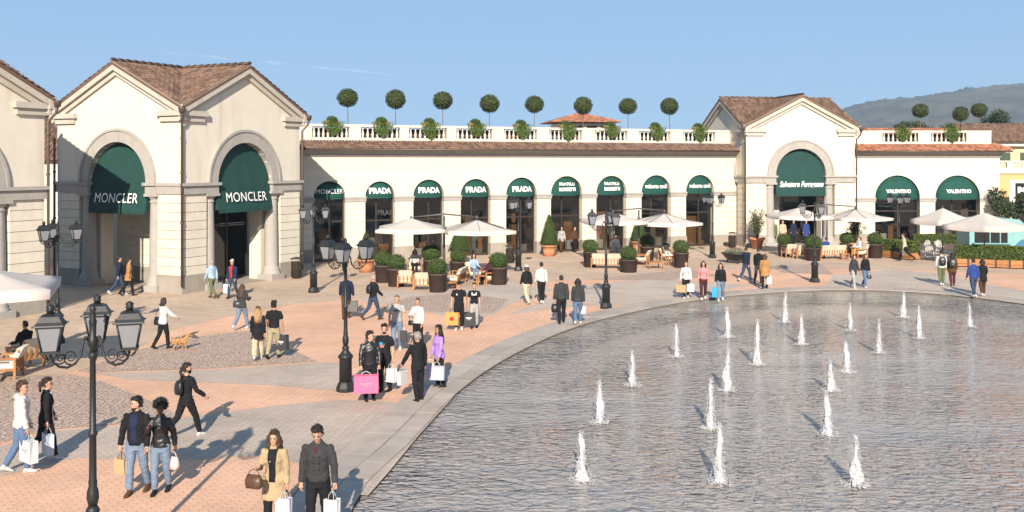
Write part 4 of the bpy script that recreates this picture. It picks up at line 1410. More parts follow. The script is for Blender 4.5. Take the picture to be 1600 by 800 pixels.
# ================================================================== furniture
def make_chair(width=0.72):
    T = empty('lounge_chair')
    w2 = width/2
    for sx in (-1, 1):
        MB().box(sx*w2-0.03, sx*w2+0.03, 0.30, 0.36, 0, 0.58).build('leg', M_WOOD, T)
        MB().box(sx*w2-0.03, sx*w2+0.03, -0.36, -0.30, 0, 0.58).build('leg', M_WOOD, T)
        MB().box(sx*w2-0.04, sx*w2+0.04, -0.38, 0.38, 0.58, 0.62).build('armrest', M_WOOD, T)
    MB().box(-w2+0.03, w2-0.03, -0.33, 0.33, 0.24, 0.29).build('seat_frame', M_WOOD, T)
    n = max(3, int(width/0.16))
    for k in range(n):
        x = -w2+0.10+(width-0.20)*k/(n-1)
        MB().add([(x-0.03,-0.33,0.29),(x+0.03,-0.33,0.29),(x+0.03,-0.30,0.29),(x-0.03,-0.30,0.29),(x-0.03,-0.43,0.80),(x+0.03,-0.43,0.80),(x+0.03,-0.40,0.80),(x-0.03,-0.40,0.80)],
                 [(3,2,1,0),(4,5,6,7),(0,1,5,4),(1,2,6,5),(2,3,7,6),(3,0,4,7)]).build('back_slat', M_WOOD, T)
    MB().box(-w2-0.0, w2+0.0, -0.455, -0.395, 0.76, 0.83).build('back_rail', M_WOOD, T)
    cu = 2 if width > 1.2 else 1
    for k in range(cu):
        xa = -w2+0.05+k*(width-0.1)/cu; xb = xa+(width-0.1)/cu-0.01
        rings = [[(xa+i_, -0.28, 0.29+z_), (xb-i_, -0.28, 0.29+z_), (xb-i_, 0.36-i_, 0.29+z_), (xa+i_, 0.36-i_, 0.29+z_)] for i_, z_ in ((0.03,0),(0,0.04),(0,0.10),(0.04,0.145))]
        MB().loft(rings, True, True, False).build('seat_cushion', M_CUSH, T)
        rings = [[(xa+i_, -0.30-0.24*t, 0.42+0.46*t), (xb-i_, -0.30-0.24*t, 0.42+0.46*t), (xb-i_, -0.15-0.24*t, 0.42+0.46*t), (xa+i_, -0.15-0.24*t, 0.42+0.46*t)] for i_, t in ((0.03,0),(0,0.08),(0,0.92),(0.04,1.0))]
        MB().loft(rings, True, True, False).build('back_cushion', M_CUSH, T)
    return T
CHAIR = make_chair(0.74); SOFA = make_chair(1.75)
SOFA.name = 'lounge_sofa'
used = {'c': False, 's': False}
def seat(px, py, rz, label, kind='c', group='teak lounge seats'):
    src = CHAIR if kind == 'c' else SOFA
    o = src if not used[kind] else copy_tree(src)
    used[kind] = True
    o.location = G(px, py); o.rotation_euler = (0, 0, R(rz))
    tag(o, label, 'armchair' if kind == 'c' else 'sofa', group)
seat(633, 449, 8, 'teak armchair next to the yellowish boxwood, its back to the open square')
seat(659, 453, 4, 'teak armchair beside the front boxwood tub, its back to the open square')
seat(648, 428, 185, 'teak armchair facing the square beside the dark shaded boxwood tub')
seat(711, 445, 80, 'cream cushioned sofa set sideways behind the front boxwood tub', 's')
seat(740, 437, 200, 'teak armchair at the small table of the guest in blue')
seat(766, 444, 110, 'teak armchair beside the lone boxwood tub of the first lounge')
seat(948, 419, -6, 'long cream sofa with its back to the pool, first lounge lamp before it', 's')
seat(1004, 414, 70, 'teak armchair behind the wide brown tub')
seat(1040, 407, 190, 'teak armchair at the table by the tub of the second lounge')
seat(962, 400, 184, 'teak armchair facing the pool in the second lounge')
seat(1233, 402, 10, 'teak armchair next to the yellow green boxwood of the third lounge')
seat(1251, 404, 6, 'teak armchair close to the tall boxwood of the third lounge')
seat(1298, 404, 12, 'cream sofa facing the script lettered tower', 's')
seat(1343, 403, 100, 'teak armchair between two tubs under the third parasol')
seat(40, 573, 60, 'teak armchair under the large parasol where a guest in black sits')
seat(10, 590, 100, 'teak armchair turned beside the guest in black under the large parasol')
def table(px, py, rz, label, h=0.40, w_=0.55):
    T = empty('low_table', G(px, py), R(rz), label, 'table', 'teak low tables')
    for k in range(5):
        y = -w_/2+w_*(k+0.5)/5
        MB().box(-w_/2, w_/2, y-w_/11, y+w_/11, h-0.035, h).build('table_slat', M_WOOD, T)
    for sx in (-1, 1):
        for sy in (-1, 1): MB().box(sx*(w_/2-0.05)-0.025, sx*(w_/2-0.05)+0.025, sy*(w_/2-0.05)-0.025, sy*(w_/2-0.05)+0.025, 0, h-0.036).build('leg', M_WOOD, T)
table(701, 452, 10, 'low teak table beside the sideways cream sofa', 0.36, 0.8)
table(752, 446, 15, 'small teak table of the guest in blue', 0.5, 0.5)
table(1022, 419, 10, 'low teak table before the second lounge armchair', 0.36, 0.9)
table(1048, 415, 10, 'small teak table between the two guests of the second lounge', 0.55, 0.5)
table(1320, 406, 0, 'small teak table between sofa and tub of the third lounge', 0.4, 0.5)

# litter bins
def bin_(px, py, label):
    T = empty('litter_bin', G(px, py), 0.3, label, 'litter bin')
    MB().lathe([(0.20,0.03),(0.24,0.06),(0.25,0.80),(0.27,0.82),(0.27,0.86),(0.22,0.86),(0.20,0.80),(0.02,0.78)], 18).build('drum', M_FRAME, T)
    for k in range(12):
        a = 2*PI*k/12
        MB().tube([(0.262*math.cos(a),0.262*math.sin(a),0.08),(0.262*math.cos(a),0.262*math.sin(a),0.80)], 0.014, 5).build('stave', M_FRAME, T)
    MB().lathe([(0.32,1.02),(0.30,1.06),(0.10,1.12),(0.02,1.13)], 18).build('lid', M_FRAME, T)
    for a in (0.4, 0.4+PI): MB().tube([(0.25*math.cos(a),0.25*math.sin(a),0.8),(0.27*math.cos(a),0.27*math.sin(a),1.04)], 0.016, 5).build('bracket', M_FRAME, T)
bin_(463, 435, 'round slatted metal litter bin by the twin gabled tower')
bin_(1144, 387, 'round slatted metal litter bin by the script lettered tower')
bin_(797, 411, 'grey round litter bin behind the slim lamp post at an arcade pier')

# white wire cafe chairs by the hedge
M_WIRE = mat('white_wire', (0.72, 0.70, 0.64), 0.5, 0.05)
def wire_chair():
    T = empty('cafe_chair')
    for sx, sy in ((-1,-1),(1,-1),(1,1),(-1,1)):
        MB().tube([(sx*0.17,sy*0.17,0.45),(sx*0.22,sy*0.22,0)], 0.016, 6).build('leg', M_WIRE, T)
    st = MB().lathe([(0.23,0.44),(0.24,0.46),(0.22,0.475)], 16); st.build('seat', M_WIRE, T)
    bk = MB()
    arc = [(0.23*math.cos(R(180)*q/10), -0.12-0.13*math.sin(PI*q/10), 0.46+0.42*math.sin(PI*q/10)) for q in range(11)]
    bk.tube(arc, 0.016, 6)
    for q in range(2, 9): bk.tube([arc[q], (arc[q][0]*0.7, -0.19, 0.47)], 0.010, 5)
    for q in range(4): bk.tube([(-0.2+0.13*q, -0.2, 0.5), (-0.2+0.13*((q+2) % 4), -0.24, 0.8)], 0.008, 4)
    bk.build('backrest', M_WIRE, T)
    return T
wc = wire_chair()
for i, (px, py, a) in enumerate([(1428,403,30),(1440,402,-20),(1452,405,160),(1464,402,60),(1475,405,-70),(1446,396,120),(1470,396,200),(1458,398,10)]):
    o = wc if i == 0 else copy_tree(wc)
    o.location = G(px, py); o.rotation_euler = (0,0,R(a))
    tag(o, 'white wire cafe chair in the cluster beside the long hedge', 'chair', 'white wire cafe chairs')

# turquoise kiosk
M_TURQ = mat('turquoise_paint', (0.20, 0.38, 0.38), 0.45, 0.06, 2.0)
M_BLUE = mat('blue_paint', (0.05, 0.16, 0.24), 0.45, 0.1, 2.0)
KZ = 62.0
T = empty('kiosk', Gx(1560, KZ), R(-4), 'turquoise kiosk with dark serving window, rounded end and blue wave base', 'kiosk')
sec = []
for q in range(9): pass
prof = [(-1.75,0.25),(1.65,0.25),(1.75,0.6),(1.75,1.7),(1.62,2.2),(1.30,2.48),(0.8,2.55),(-1.75,2.55)]
MB().prism(prof, 0.0, 2.1).build('body', M_TURQ, T)
MB().box(-1.45,0.55,-0.03,-0.002,1.05,2.15).build('serving_window', mat('kiosk_dark', (0.02,0.02,0.02), 0.3), T)
MB().box(-1.6,0.7,-0.35,-0.032,0.98,1.04).build('counter', M_TURQ, T)
wv = MB()
top = [(-1.745+3.4*i/20, 0.75+0.10*math.sin(i*1.1)+0.5*max(0, (i-13)/7)) for i in range(21)]
wv.prism([(-1.745,0.26),(1.64,0.26)]+list(reversed(top)), -0.02, -0.001); wv.build('wave_base', M_BLUE, T)
for x in (-1.1, 1.1):
    M = Matrix.Translation((x, 0.15, 0.28)) @ Matrix.Rotation(R(90), 4, 'X')
    MB(M).lathe([(0.28,-0.1),(0.28,0.1)], 16).build('wheel', M_POT, T)
for x in (-0.52, 0.1): MB().box(x-0.03,x+0.03,-0.05,-0.031,1.05,2.15).build('window_post', M_TURQ, T)

# ================================================================== other buildings
# pavilion behind the long terrace
PY = 101.0
T = empty('roof_pavilion', Gx(915, PY), R(8), 'small square pavilion with low hipped red tile roof behind the terrace', 'building')
zt_, ze_ = CAM_H+(HOR-175)/F*PY, CAM_H+(HOR-191)/F*PY
MB().box(-2.6,2.6,0.4,5.6,0,ze_-0.1).build('wall', M_CREAM, T)
for x in (-2.2, -0.75, 0.75, 2.2):
    MB().box(x-0.5,x+0.5,0.36,0.399,ze_-1.5,ze_-0.35).build('window', M_FRAME, T)
rb = MB()
ex_ = 3.55
cc = [(-ex_,-0.55,ze_),(ex_,-0.55,ze_),(ex_,6.55,ze_),(-ex_,6.55,ze_)]
rb.add(cc+[(0,3,zt_)], [(0,1,4),(1,2,4),(2,3,4),(3,0,4),(3,2,1,0)])
ro = rb.build('roof', M_TILE_BED, T)
tl = MB()
sl_ = math.hypot(3.55, zt_-ze_); cs = 3.55/sl_; sn = (zt_-ze_)/sl_
for q in range(4):
    Q = Matrix.Rotation(R(90*q), 3, 'Z')
    c_ = Vector((0,3,zt_))
    lo = c_+Q @ Vector((-3.55,-3.55,0))-Vector((0,0,zt_-ze_))
    e1 = Q @ Vector((1,0,0)); e2 = Q @ Vector((0,-cs,-sn)); nn = Q @ Vector((0,-sn,cs))
    tiles(tl, c_+Q @ Vector((-3.55,0,0)), e1, e2, nn, 7.1, lambda s: abs(s-3.55)/3.55*sl_, lambda s: sl_+0.05, seed=90+q)
    ridge_tiles(tl, c_, c_+Q @ Vector((3.55,-3.55,0))-Vector((0,0,zt_-ze_)))
stuff(tl.build('roof_tile_cover', M_TILE_R, ro))

# yellow house at the right
YY = 88.0
zz = lambda py: CAM_H+(HOR-py)/F*YY
xx = lambda px: (px-800)/F*YY
T = empty('yellow_house', (xx(1540), YY, 0), 0, 'yellow house with balcony balustrade, green shutters and dark shopfront', 'building')
x0 = xx(1540)
M_YEL = mat('yellow_render', (0.55, 0.45, 0.28), 0.9, 0.05, 1.5, stain=0.3)
M_ORA = mat('orange_render', (0.60, 0.36, 0.17), 0.9, 0.05, 1.5, stain=0.3)
M_SHUT = mat('green_shutter', (0.045, 0.075, 0.05), 0.6, 0.1)
MB().box(0, 14, 2.0, 10, 0, zz(228)).build('upper_wall', M_YEL, T)
MB().box(0, 14, 0, 2.0, 0, zz(271)).build('ground_floor', M_ORA, T)
MB().box(-0.2, 14, -0.15, 2.0, zz(271), zz(266)).build('string_course', M_BALU, T)
MB().box(-0.25, 14.2, 1.5, 10, zz(228), zz(221)).build('cornice', M_BALU, T)
MB().box(xx(1574)-x0, xx(1596)-x0, 1.93, 1.999, zz(252), zz(238)).build('shutter', M_SHUT, T)
MB().box(xx(1612)-x0, xx(1634)-x0, 1.93, 1.999, zz(252), zz(238)).build('shutter', M_SHUT, T)
balustrade(T, 0.0, 8.0, [(0.6+1.9*k, 1.9+1.9*k) for k in range(4)], 0.1, zz(266), zz(251), 4)
bedr = MB().add([(-0.4,1.1,zz(221)+0.02),(14.4,1.1,zz(221)+0.02),(14.4,6,zz(192)),(-0.4,6,zz(192)),(-0.4,10.6,zz(221)),(14.4,10.6,zz(221))], [(0,1,2,3),(3,2,5,4)])
ro = bedr.build('roof', M_TILE_BED, T)
tl = MB(); dn = math.hypot(4.9, zz(192)-zz(221)); e2 = Vector((0,-4.9/dn,-(zz(192)-zz(221))/dn)); nn = Vector((0,-(zz(192)-zz(221))/dn,4.9/dn))
tiles(tl, (-0.4,6,zz(192)+0.02), (1,0,0), e2, nn, 14.8, lambda s: 0.02, lambda s: dn+0.05, seed=120)
ridge_tiles(tl, (-0.4,6,zz(192)+0.06), (14.4,6,zz(192)+0.06))
stuff(tl.build('roof_tile_cover', M_TILE, ro))
xs0 = xx(1577)-x0
MB().box(xs0, xs0+7, -0.06, -0.001, 0.0, zz(281)).build('shop_surround', M_BALU, T)
MB().box(xs0+0.5, xs0+6.5, -0.10, -0.061, 0.0, zz(286)).build('shopfront', mat('black_glass', (0.012,0.012,0.012), 0.1, spec=0.6), T)
place_text('lettering', text_data('BO', 0.72, 0.03), None, lambda x, z: -0.11, xs0+1.15, zz(301), M_WHITE, T)
MB().box(xx(1564)-x0, xx(1579)-x0-0.1, -0.05, -0.002, zz(335), zz(308)).build('window', M_FRAME, T)
# low tiled roofs seen between the towers and beyond the short terrace
def shed(name, x, y, w_, d, zh, zr_, label, wallm=M_CREAM, tm=M_TILE, rz=0.0, seed=200):
    T = empty(name, (x, y, 0), rz, label, 'building')
    MB().box(0, w_, 0.3, d, 0, zh).build('wall', wallm, T)
    for k in range(max(1, int(w_/3))):
        MB().box(0.8+k*3, 1.8+k*3, 0.25, 0.299, zh-2.4, zh-0.8).build('window', M_FRAME, T)
    b_ = MB().add([(-0.3,-0.1,zh),(w_+0.3,-0.1,zh),(w_+0.3,d/2,zr_),(-0.3,d/2,zr_),(-0.3,d+0.1,zh),(w_+0.3,d+0.1,zh)], [(0,1,2,3),(3,2,5,4),(0,3,4),(1,5,2)])
    ro = b_.build('roof', M_TILE_BED, T)
    tl = MB(); dn = math.hypot(d/2+0.1, zr_-zh); e2 = Vector((0,-(d/2+0.1)/dn,-(zr_-zh)/dn)); nn = Vector((0,-(zr_-zh)/dn,(d/2+0.1)/dn))
    tiles(tl, (-0.3,d/2,zr_+0.02), (1,0,0), e2, nn, w_+0.6, lambda s: 0.02, lambda s: dn+0.05, seed=seed)
    ridge_tiles(tl, (-0.3,d/2,zr_+0.06), (w_+0.3,d/2,zr_+0.06))
    stuff(tl.build('roof_tile_cover', tm, ro))
shed('link_house', -29.5, 58.0, 6.0, 6.0, 6.2, 8.8, 'low tiled link house glimpsed between the twin gabled tower and its neighbour', seed=210)
shed('tiled_house', 33.0, 96.0, 11.0, 8.0, 7.9, 9.35, 'red tiled house roof showing behind the short balustrade', tm=M_TILE_R, seed=220)
# small tree tops beyond the short terrace
M_FARLEAF = mat('far_leaf', (0.035, 0.05, 0.02), 0.8, 0.3, 2.0, island=0.4)
def far_tree(px, Y, zc, r, seed, label):
    q = Gx(px, Y)
    T = empty('far_tree', q, seed, label, 'tree')
    MB().tube([(0,0,0),(0.1,0,zc*0.5),(0,0,zc)], [0.25,0.18,0.08], 7).build('trunk', M_BARK, T)
    rr = random.Random(seed); mb = MB()
    for k in range(9):
        c = Vector((rr.gauss(0,0.55)*r, rr.gauss(0,0.55)*r, zc+rr.gauss(0,0.35)*r)); s_ = r*rr.uniform(0.35,0.6)
        M0 = MB(Matrix.Translation(c)); leaf_shell(M0, lambda d: d*s_, 260, 0.22*r/1.2, seed+k, 0.7, 0.8)
        mb.add(M0.v, M0.f)
    mb.build('crown', M_FARLEAF, T)
far_tree(1424, 120, 10.2, 1.3, 1, 'small dark tree top beyond the planter next to the script lettered tower')
far_tree(1468, 130, 9.8, 1.6, 2, 'dark flat tree top between the two hanging planters')
far_tree(1556, 130, 11.2, 2.0, 3, 'sparse dark tree top above the yellow house roof')
far_tree(1590, 72, 3.0, 1.3, 4, 'dark leafy shrub tree before the dark shopfront of the yellow house')

# ================================================================== fountain jets
def foam_mat():
    m = bpy.data.materials.new('white_water'); m.use_nodes = True
    nt = m.node_tree; P = nt.nodes['Principled BSDF']
    P.inputs['Base Color'].default_value = (0.50, 0.50, 0.515, 1)
    P.inputs['Roughness'].default_value = 0.35
    P.inputs['Subsurface Weight'].default_value = 0.25
    P.inputs['Subsurface Radius'].default_value = (0.05, 0.05, 0.05)
    return m
M_FOAM = foam_mat()
def jet_mesh(seed, h=0.98):
    rr = random.Random(seed)
    mb = MB()
    rings = []
    n = 12; m_ = 26
    lean = rr.uniform(-0.05, 0.05); wid = rr.uniform(0.8, 1.25); bulge = rr.uniform(0.0, 0.22)
    lobes = [rr.uniform(0, 6.28) for _ in range(3)]
    for j in range(m_+1):
        t = j/m_
        r = wid*(0.074*(1-t)**0.7+0.018)*(1+bulge*math.sin(PI*t*2.2+lobes[0]))*(1+0.04*rr.uniform(-1, 1))
        if t > 0.92: r *= 0.55
        ring = []
        for i in range(n):
            a = 2*PI*i/n
            k = 1+0.26*math.sin(3*a+lobes[1]+7*t)+0.22*math.sin(5*a+lobes[2]-13*t)+0.22*rr.uniform(-1, 1)
            ring.append((lean*t*t+0.012*math.sin(9*t+lobes[0])+r*k*math.cos(a), r*k*math.sin(a), t*h+rr.uniform(-0.012, 0.012)))
        rings.append(ring)
    mb.loft(rings, True, True, True)
    col = mb
    dr = MB()
    oct_ = [(1,0,0),(-1,0,0),(0,1,0),(0,-1,0),(0,0,1),(0,0,-1)]
    of = [(0,2,4),(2,1,4),(1,3,4),(3,0,4),(2,0,5),(1,2,5),(3,1,5),(0,3,5)]
    for k in range(560):
        t = rr.random()**1.25*1.05
        r = (0.085*(1-t)+0.022)*rr.uniform(0.75, 1.05)+abs(rr.gauss(0, 0.018+0.03*(1-t)))
        a = rr.uniform(0, 2*PI); s_ = rr.uniform(0.004, 0.013)
        c = Vector((lean*t+r*math.cos(a), r*math.sin(a), t*h))
        dr.add([c+Vector(o_)*s_*(1.6 if abs(o_[2]) else 1) for o_ in oct_], of, True)
    fo = MB()
    for k in range(300):
        r = abs(rr.gauss(0.12, 0.07)) if k % 5 else 0.22+rr.gauss(0, 0.03); a = rr.uniform(0, 2*PI); s_ = rr.uniform(0.006, 0.018)*max(0.4, 1-r)
        c = Vector((r*math.cos(a), r*math.sin(a), 0.008+abs(rr.gauss(0, 0.03))))
        fo.add([c+Vector((o_[0]*s_*1.8, o_[1]*s_*1.8, o_[2]*s_*0.8)) for o_ in oct_], of, True)
    return col.mesh('water_column', M_FOAM), dr.mesh('droplets', M_FOAM), fo.mesh('foam_ring', M_FOAM)
JM = [jet_mesh(s) for s in range(1, 10)]
JETS = [(910,748,75),(937,658,65),(988,600,52),(1057,556,50),(1137,525,45),(1123,750,88),(1110,667,76),(1135,608,62),(1183,568,68),(1226,502,45),
        (1252,537,47),(1328,515,42),(1373,550,52),(1411,495,39),(1436,527,49),(1515,509,36),(1323,580,48),(1298,608,46),(1293,677,66),(1337,755,76)]
for i, (px, py, hp) in enumerate(JETS):
    q = G(px, py)
    h = hp/(py-HOR)*CAM_H
    T = empty('fountain_jet', (q.x, q.y, -0.046), i*1.7, 'white foaming water jet rising from the pool', 'fountain', 'jets in the round pool')
    for nm, me in zip(('water_column', 'droplets', 'foam_ring'), JM[(i*4) % 9]):
        o = link(nm, me, T)
        if nm != 'foam_ring': o.scale = (1, 1, h/0.98)
        if nm != 'water_column': stuff(o)
# ================================================================== people
DEFER = []          # (object, voxel, extra builder, wrinkle) finished in one pass at the end
def remeshed(mb, name, mt, parent, voxel, extra=None, wrinkle=0.0, smooth=1):
    o = mb.build(name, mt, parent)
    md = o.modifiers.new('remesh', 'REMESH')
    md.mode = 'VOXEL'; md.voxel_size = voxel; md.use_smooth_shade = True
    if smooth:
        ms = o.modifiers.new('smooth', 'SMOOTH'); ms.iterations = smooth; ms.factor = 0.5
    DEFER.append((o, extra, wrinkle))
    return o

def finish_people():
    dg = bpy.context.evaluated_depsgraph_get()
    dg.update()
    for (o, extra, wr) in DEFER:
        me = bpy.data.meshes.new_from_object(o.evaluated_get(dg))
        o.modifiers.clear()
        n = len(me.vertices)
        co = np.empty(n*3, dtype=np.float32); me.vertices.foreach_get('co', co)
        co = co.reshape(-1, 3)
        if wr:
            no = np.empty(n*3, dtype=np.float32); me.vertices.foreach_get('normal', no); no = no.reshape(-1, 3)
            x, y, z = co[:,0]*9+co[:,2]*3, co[:,1]*9, co[:,2]*14
            seed = (hash(o.name) % 97)*0.31
            f = np.sin(x*2.1+seed+1.3*np.sin(z*1.1+y))*np.sin(z*1.9+2*np.sin(x*0.9+y*1.3+seed))+0.6*np.sin(z*4.1+x*2.2+seed)*np.sin(y*3.7+x*1.5)
            co = co+no*((f+0.5*np.sin(x*5.3+z*3.3+seed)*np.sin(z*6.7-y*4.1))*wr)[:,None]
            me.vertices.foreach_set('co', co.ravel())
        if extra is not None and extra.v:
            lp = [tuple(p.vertices) for p in me.polygons]
            vs_ = [tuple(c) for c in co.tolist()]+list(extra.v)
            fs = lp+[tuple(i+n for i in f_) for f_ in extra.f]
            m2 = bpy.data.meshes.new(o.data.name)
            m2.from_pydata(vs_, [], fs)
            for m_ in o.data.materials: m2.materials.append(m_)
            me = m2
        me.polygons.foreach_set('use_smooth', [True]*len(me.polygons))
        me.update()
        o.data = me

SKIN = {'light': mat('skin_light', (0.46, 0.26, 0.18), 0.55, 0.06, 20), 'tan': mat('skin_tan', (0.36, 0.20, 0.13), 0.55, 0.06, 20), 'dark': mat('skin_dark', (0.14, 0.065, 0.038), 0.5, 0.06, 20)}
HAIRC = {'black': (0.012,0.010,0.009), 'brown': (0.055,0.030,0.018), 'dark': (0.025,0.016,0.012), 'blond': (0.34,0.22,0.10), 'grey': (0.30,0.28,0.26), 'light': (0.20,0.12,0.06)}
M_EYE = mat('eye_dark', (0.02,0.015,0.012), 0.3)
M_LIP = mat('lip', (0.36,0.13,0.11), 0.5)
CLOTH = {}
NAMED = {'black': (0.014,0.014,0.016), 'charcoal': (0.04,0.04,0.043), 'grey': (0.12,0.12,0.12), 'lgrey': (0.33,0.33,0.32), 'white': (0.50,0.49,0.475), 'cream': (0.46,0.39,0.28), 'beige': (0.37,0.275,0.165),
         'camel': (0.36,0.19,0.075), 'navy': (0.016,0.022,0.05), 'blue': (0.03,0.055,0.20), 'denim': (0.085,0.14,0.24), 'ldenim': (0.15,0.20,0.275), 'ddenim': (0.035,0.055,0.10), 'red': (0.48,0.03,0.025), 'pink': (0.62,0.22,0.24),
         'maroon': (0.075,0.02,0.025), 'green': (0.11,0.13,0.06), 'khaki': (0.30,0.26,0.16), 'lilac': (0.34,0.20,0.52), 'sky': (0.30,0.40,0.52), 'brown': (0.08,0.04,0.02), 'hotpink': (0.85,0.13,0.26), 'kraft': (0.46,0.30,0.16),
         'orange': (0.68,0.27,0.07), 'cyan': (0.03,0.30,0.55), 'paper': (0.56,0.555,0.55), 'palepurple': (0.46,0.43,0.56), 'palepink': (0.66,0.45,0.42), 'paleblue': (0.42,0.50,0.58)}
def cloth(c, leather=False):
    key = c+('_leather' if leather else '')
    if key not in CLOTH:
        CLOTH[key] = mat('fabric_'+key, NAMED[c], 0.35 if leather else 0.88, 0.16, 7.0, 0.2, 55, spec=0.5 if leather else 0.15)
    return CLOTH[key]

def ell(c, rx, ry, n=16, M=None, yaw=0.0):
    return [Vector((c[0]+rx*math.cos(2*PI*i/n), c[1]+ry*math.sin(2*PI*i/n), c[2])) for i in range(n)]

def hand_mesh(core, extra, w_, d, side, curl, palm_n):
    """palm into the body core; five fingers of unequal length with two bends as extra tubes. w_: wrist, d: forearm direction"""
    d = d.normalized()
    n = palm_n-d*palm_n.dot(d); n.normalize()          # palm faces n
    s = d.cross(n)*1.0; s.normalize()                    # across the palm
    core.tube([w_-d*0.02, w_+d*0.03, w_+d*0.07, w_+d*0.095], [(0.026,0.022),(0.036,0.020),(0.040,0.019),(0.036,0.015)], 8)
    pc = w_+d*0.085
    lens = (0.070, 0.080, 0.074, 0.056)
    for k in range(4):
        off = s*((k-1.5)*0.019)
        p0 = pc+off-d*0.012
        pts = [p0]; ang = 0.0
        for q in range(3):
            ang += curl*(0.55, 0.85, 0.6)[q]
            dir_ = d*math.cos(ang)+n*math.sin(ang)
            pts.append(pts[-1]+dir_*lens[k]*(0.46, 0.31, 0.23)[q])
        extra.tube(pts, [0.0095, 0.009, 0.008, 0.006], 6)
    # thumb leaves the side of the palm near its base
    t0 = w_+d*0.035-s*0.028*1
    td = (d*0.6-s*0.75+n*0.35).normalized()
    t1 = t0+td*0.038
    t2 = t1+(d*0.85-s*0.2+n*(0.3+0.5*curl)).normalized()*0.032
    extra.tube([t0-td*0.012, t0, t1, t2], [0.011, 0.0115, 0.010, 0.007], 6)
    return pc+n*0.03*curl+d*0.02

PEOPLE = {}
def person(px, py, hd, label, h=1.75, sex='m', skin='light', hair=('short','dark'), top='jacket', tc='black', bottom='slim', bc='black', shoes='black', shirt=None,
           stride=16, armR=None, armL=None, lean=2.0, head=0.0, nod=0.0, beard=None, glasses=False, near=None, leather=False, seated=False, loc=None, mask=False, cat='person', hem=None, hold='', cap=None, zb=0.0, key=None, print_=None, group='people strolling in the square'):
    p = Vector(loc) if loc is not None else G(px, py)
    dist = p.y
    if near is None: near = dist < 31
    T = empty('person', (p.x, p.y, zb), R(hd), label, cat, group)
    S = h/1.75
    T.scale = (S, S, S)
    vox = 0.012 if near else 0.020
    f = sex == 'f'
    # ---- joints
    hipz = 0.93
    hx = 0.085 if f else 0.09
    th, sh = 0.43, 0.415
    if seated: legs = ((82, 80), (86, 88))
    else: legs = ((stride, 6+stride*0.15), (-stride*0.9, 8+stride*0.9))
    def leg(ang, flex, sx):
        a, b = R(ang), R(ang-flex)
        hip = Vector((sx*hx, 0, hipz))
        knee = hip+Vector((sx*0.01, math.sin(a)*th, -math.cos(a)*th))
        ank = knee+Vector((0, math.sin(b)*sh, -math.cos(b)*sh))
        pitch = 0.0 if ang-flex > -12 else min(0.6, R(-(ang-flex)-12)*1.1)
        return hip, knee, ank, pitch
    LR = leg(*legs[0], 1); LL = leg(*legs[1], -1)
    low = min(L_[2].z-0.085*math.cos(L_[3])-0.17*math.sin(L_[3]) if not seated else L_[2].z-0.085 for L_ in (LR, LL))
    dz = -low
    if seated: dz = 0.46-hipz+0.08
    up = Vector((0, 0, dz))
    Rl = Matrix.Rotation(-R(lean), 3, 'X')
    hc = Vector((0, 0, hipz))
    def tr(v):  # torso lean about the hips
        return Rl @ (Vector(v)-hc)+hc+up
    # ---- torso rings: z, rx, ry, yoff
    if f: TORSO = [(0.84,0.150,0.115,-0.01),(0.92,0.172,0.125,-0.012),(1.00,0.160,0.112,-0.005),(1.08,0.130,0.098,0.0),(1.16,0.130,0.100,0.003),(1.27,0.150,0.122,0.012),(1.34,0.155,0.112,0.006),(1.40,0.155,0.092,-0.004),(1.44,0.115,0.075,-0.006),(1.48,0.055,0.055,-0.006)]
    else: TORSO = [(0.84,0.148,0.112,-0.006),(0.92,0.165,0.118,-0.006),(1.00,0.160,0.112,0.0),(1.08,0.154,0.108,0.002),(1.16,0.160,0.112,0.004),(1.27,0.178,0.124,0.006),(1.35,0.186,0.116,0.0),(1.41,0.180,0.098,-0.006),(1.45,0.130,0.082,-0.008),(1.49,0.062,0.062,-0.008)]
    TORSO = [(z, rx*0.95, ry*0.94, yo) for z, rx, ry, yo in TORSO]
    def torso(mb, off, z0, z1, flare=0.0, zf=1.0):
        rings = []
        zs_ = [r[0] for r in TORSO]
        cand = sorted(set([z0, z1]+[z for z in zs_ if z0 < z < z1]+([z0+(0.84-z0)*k/3 for k in range(1, 4)] if z0 < 0.8 else [])))
        for z in cand:
            zz_ = max(z, zs_[0])
            rx, ry, yo = (np.interp(zz_, zs_, [r[k] for r in TORSO]) for k in (1, 2, 3))
            if z < zf: k_ = flare*(zf-z)
            else: k_ = 0
            o_ = off*(0.55 if z > 1.43 else 1)
            rings.append([tr(v) for v in ell((0, yo, z), rx+o_+k_, ry+o_+k_*0.8, 18)])
        mb.loft(rings, True, True, True)
    core, extra = MB(), MB()
    torso(core, 0.0, 0.84, 1.49)
    # neck and head
    hrot = Matrix.Rotation(R(head), 3, 'Z') @ Matrix.Rotation(-R(nod), 3, 'X')
    nb = Vector((0, -0.004, 1.50))
    def hd_(v): return tr(hrot @ ((Vector(v)-nb)*0.93)+nb)
    core.loft([[tr(v) for v in ell((0,-0.008,1.44), 0.062, 0.062, 12)], [hd_(v) for v in ell((0,-0.006,1.50), 0.052 if f else 0.06, 0.056, 12)], [hd_(v) for v in ell((0,0.0,1.57), 0.05 if f else 0.057, 0.06, 12)]], True, True, True)
    HR = [(1.513,0.026,0.030,0.052),(1.525,0.040,0.045,0.042),(1.55,0.053,0.066,0.026),(1.585,0.064,0.083,0.012),(1.625,0.071,0.093,0.003),(1.665,0.074,0.097,-0.004),(1.70,0.071,0.092,-0.007),(1.73,0.057,0.074,-0.009),(1.75,0.030,0.040,-0.009)]
    core.loft([[hd_(v) for v in ell((0,yo,z), rx, ry, 16)] for z, rx, ry, yo in HR], True, True, True)
    core.tube([hd_((0,0.085,1.648)), hd_((0,0.103,1.612)), hd_((0,0.090,1.598))], [0.008,0.014,0.012], 6)
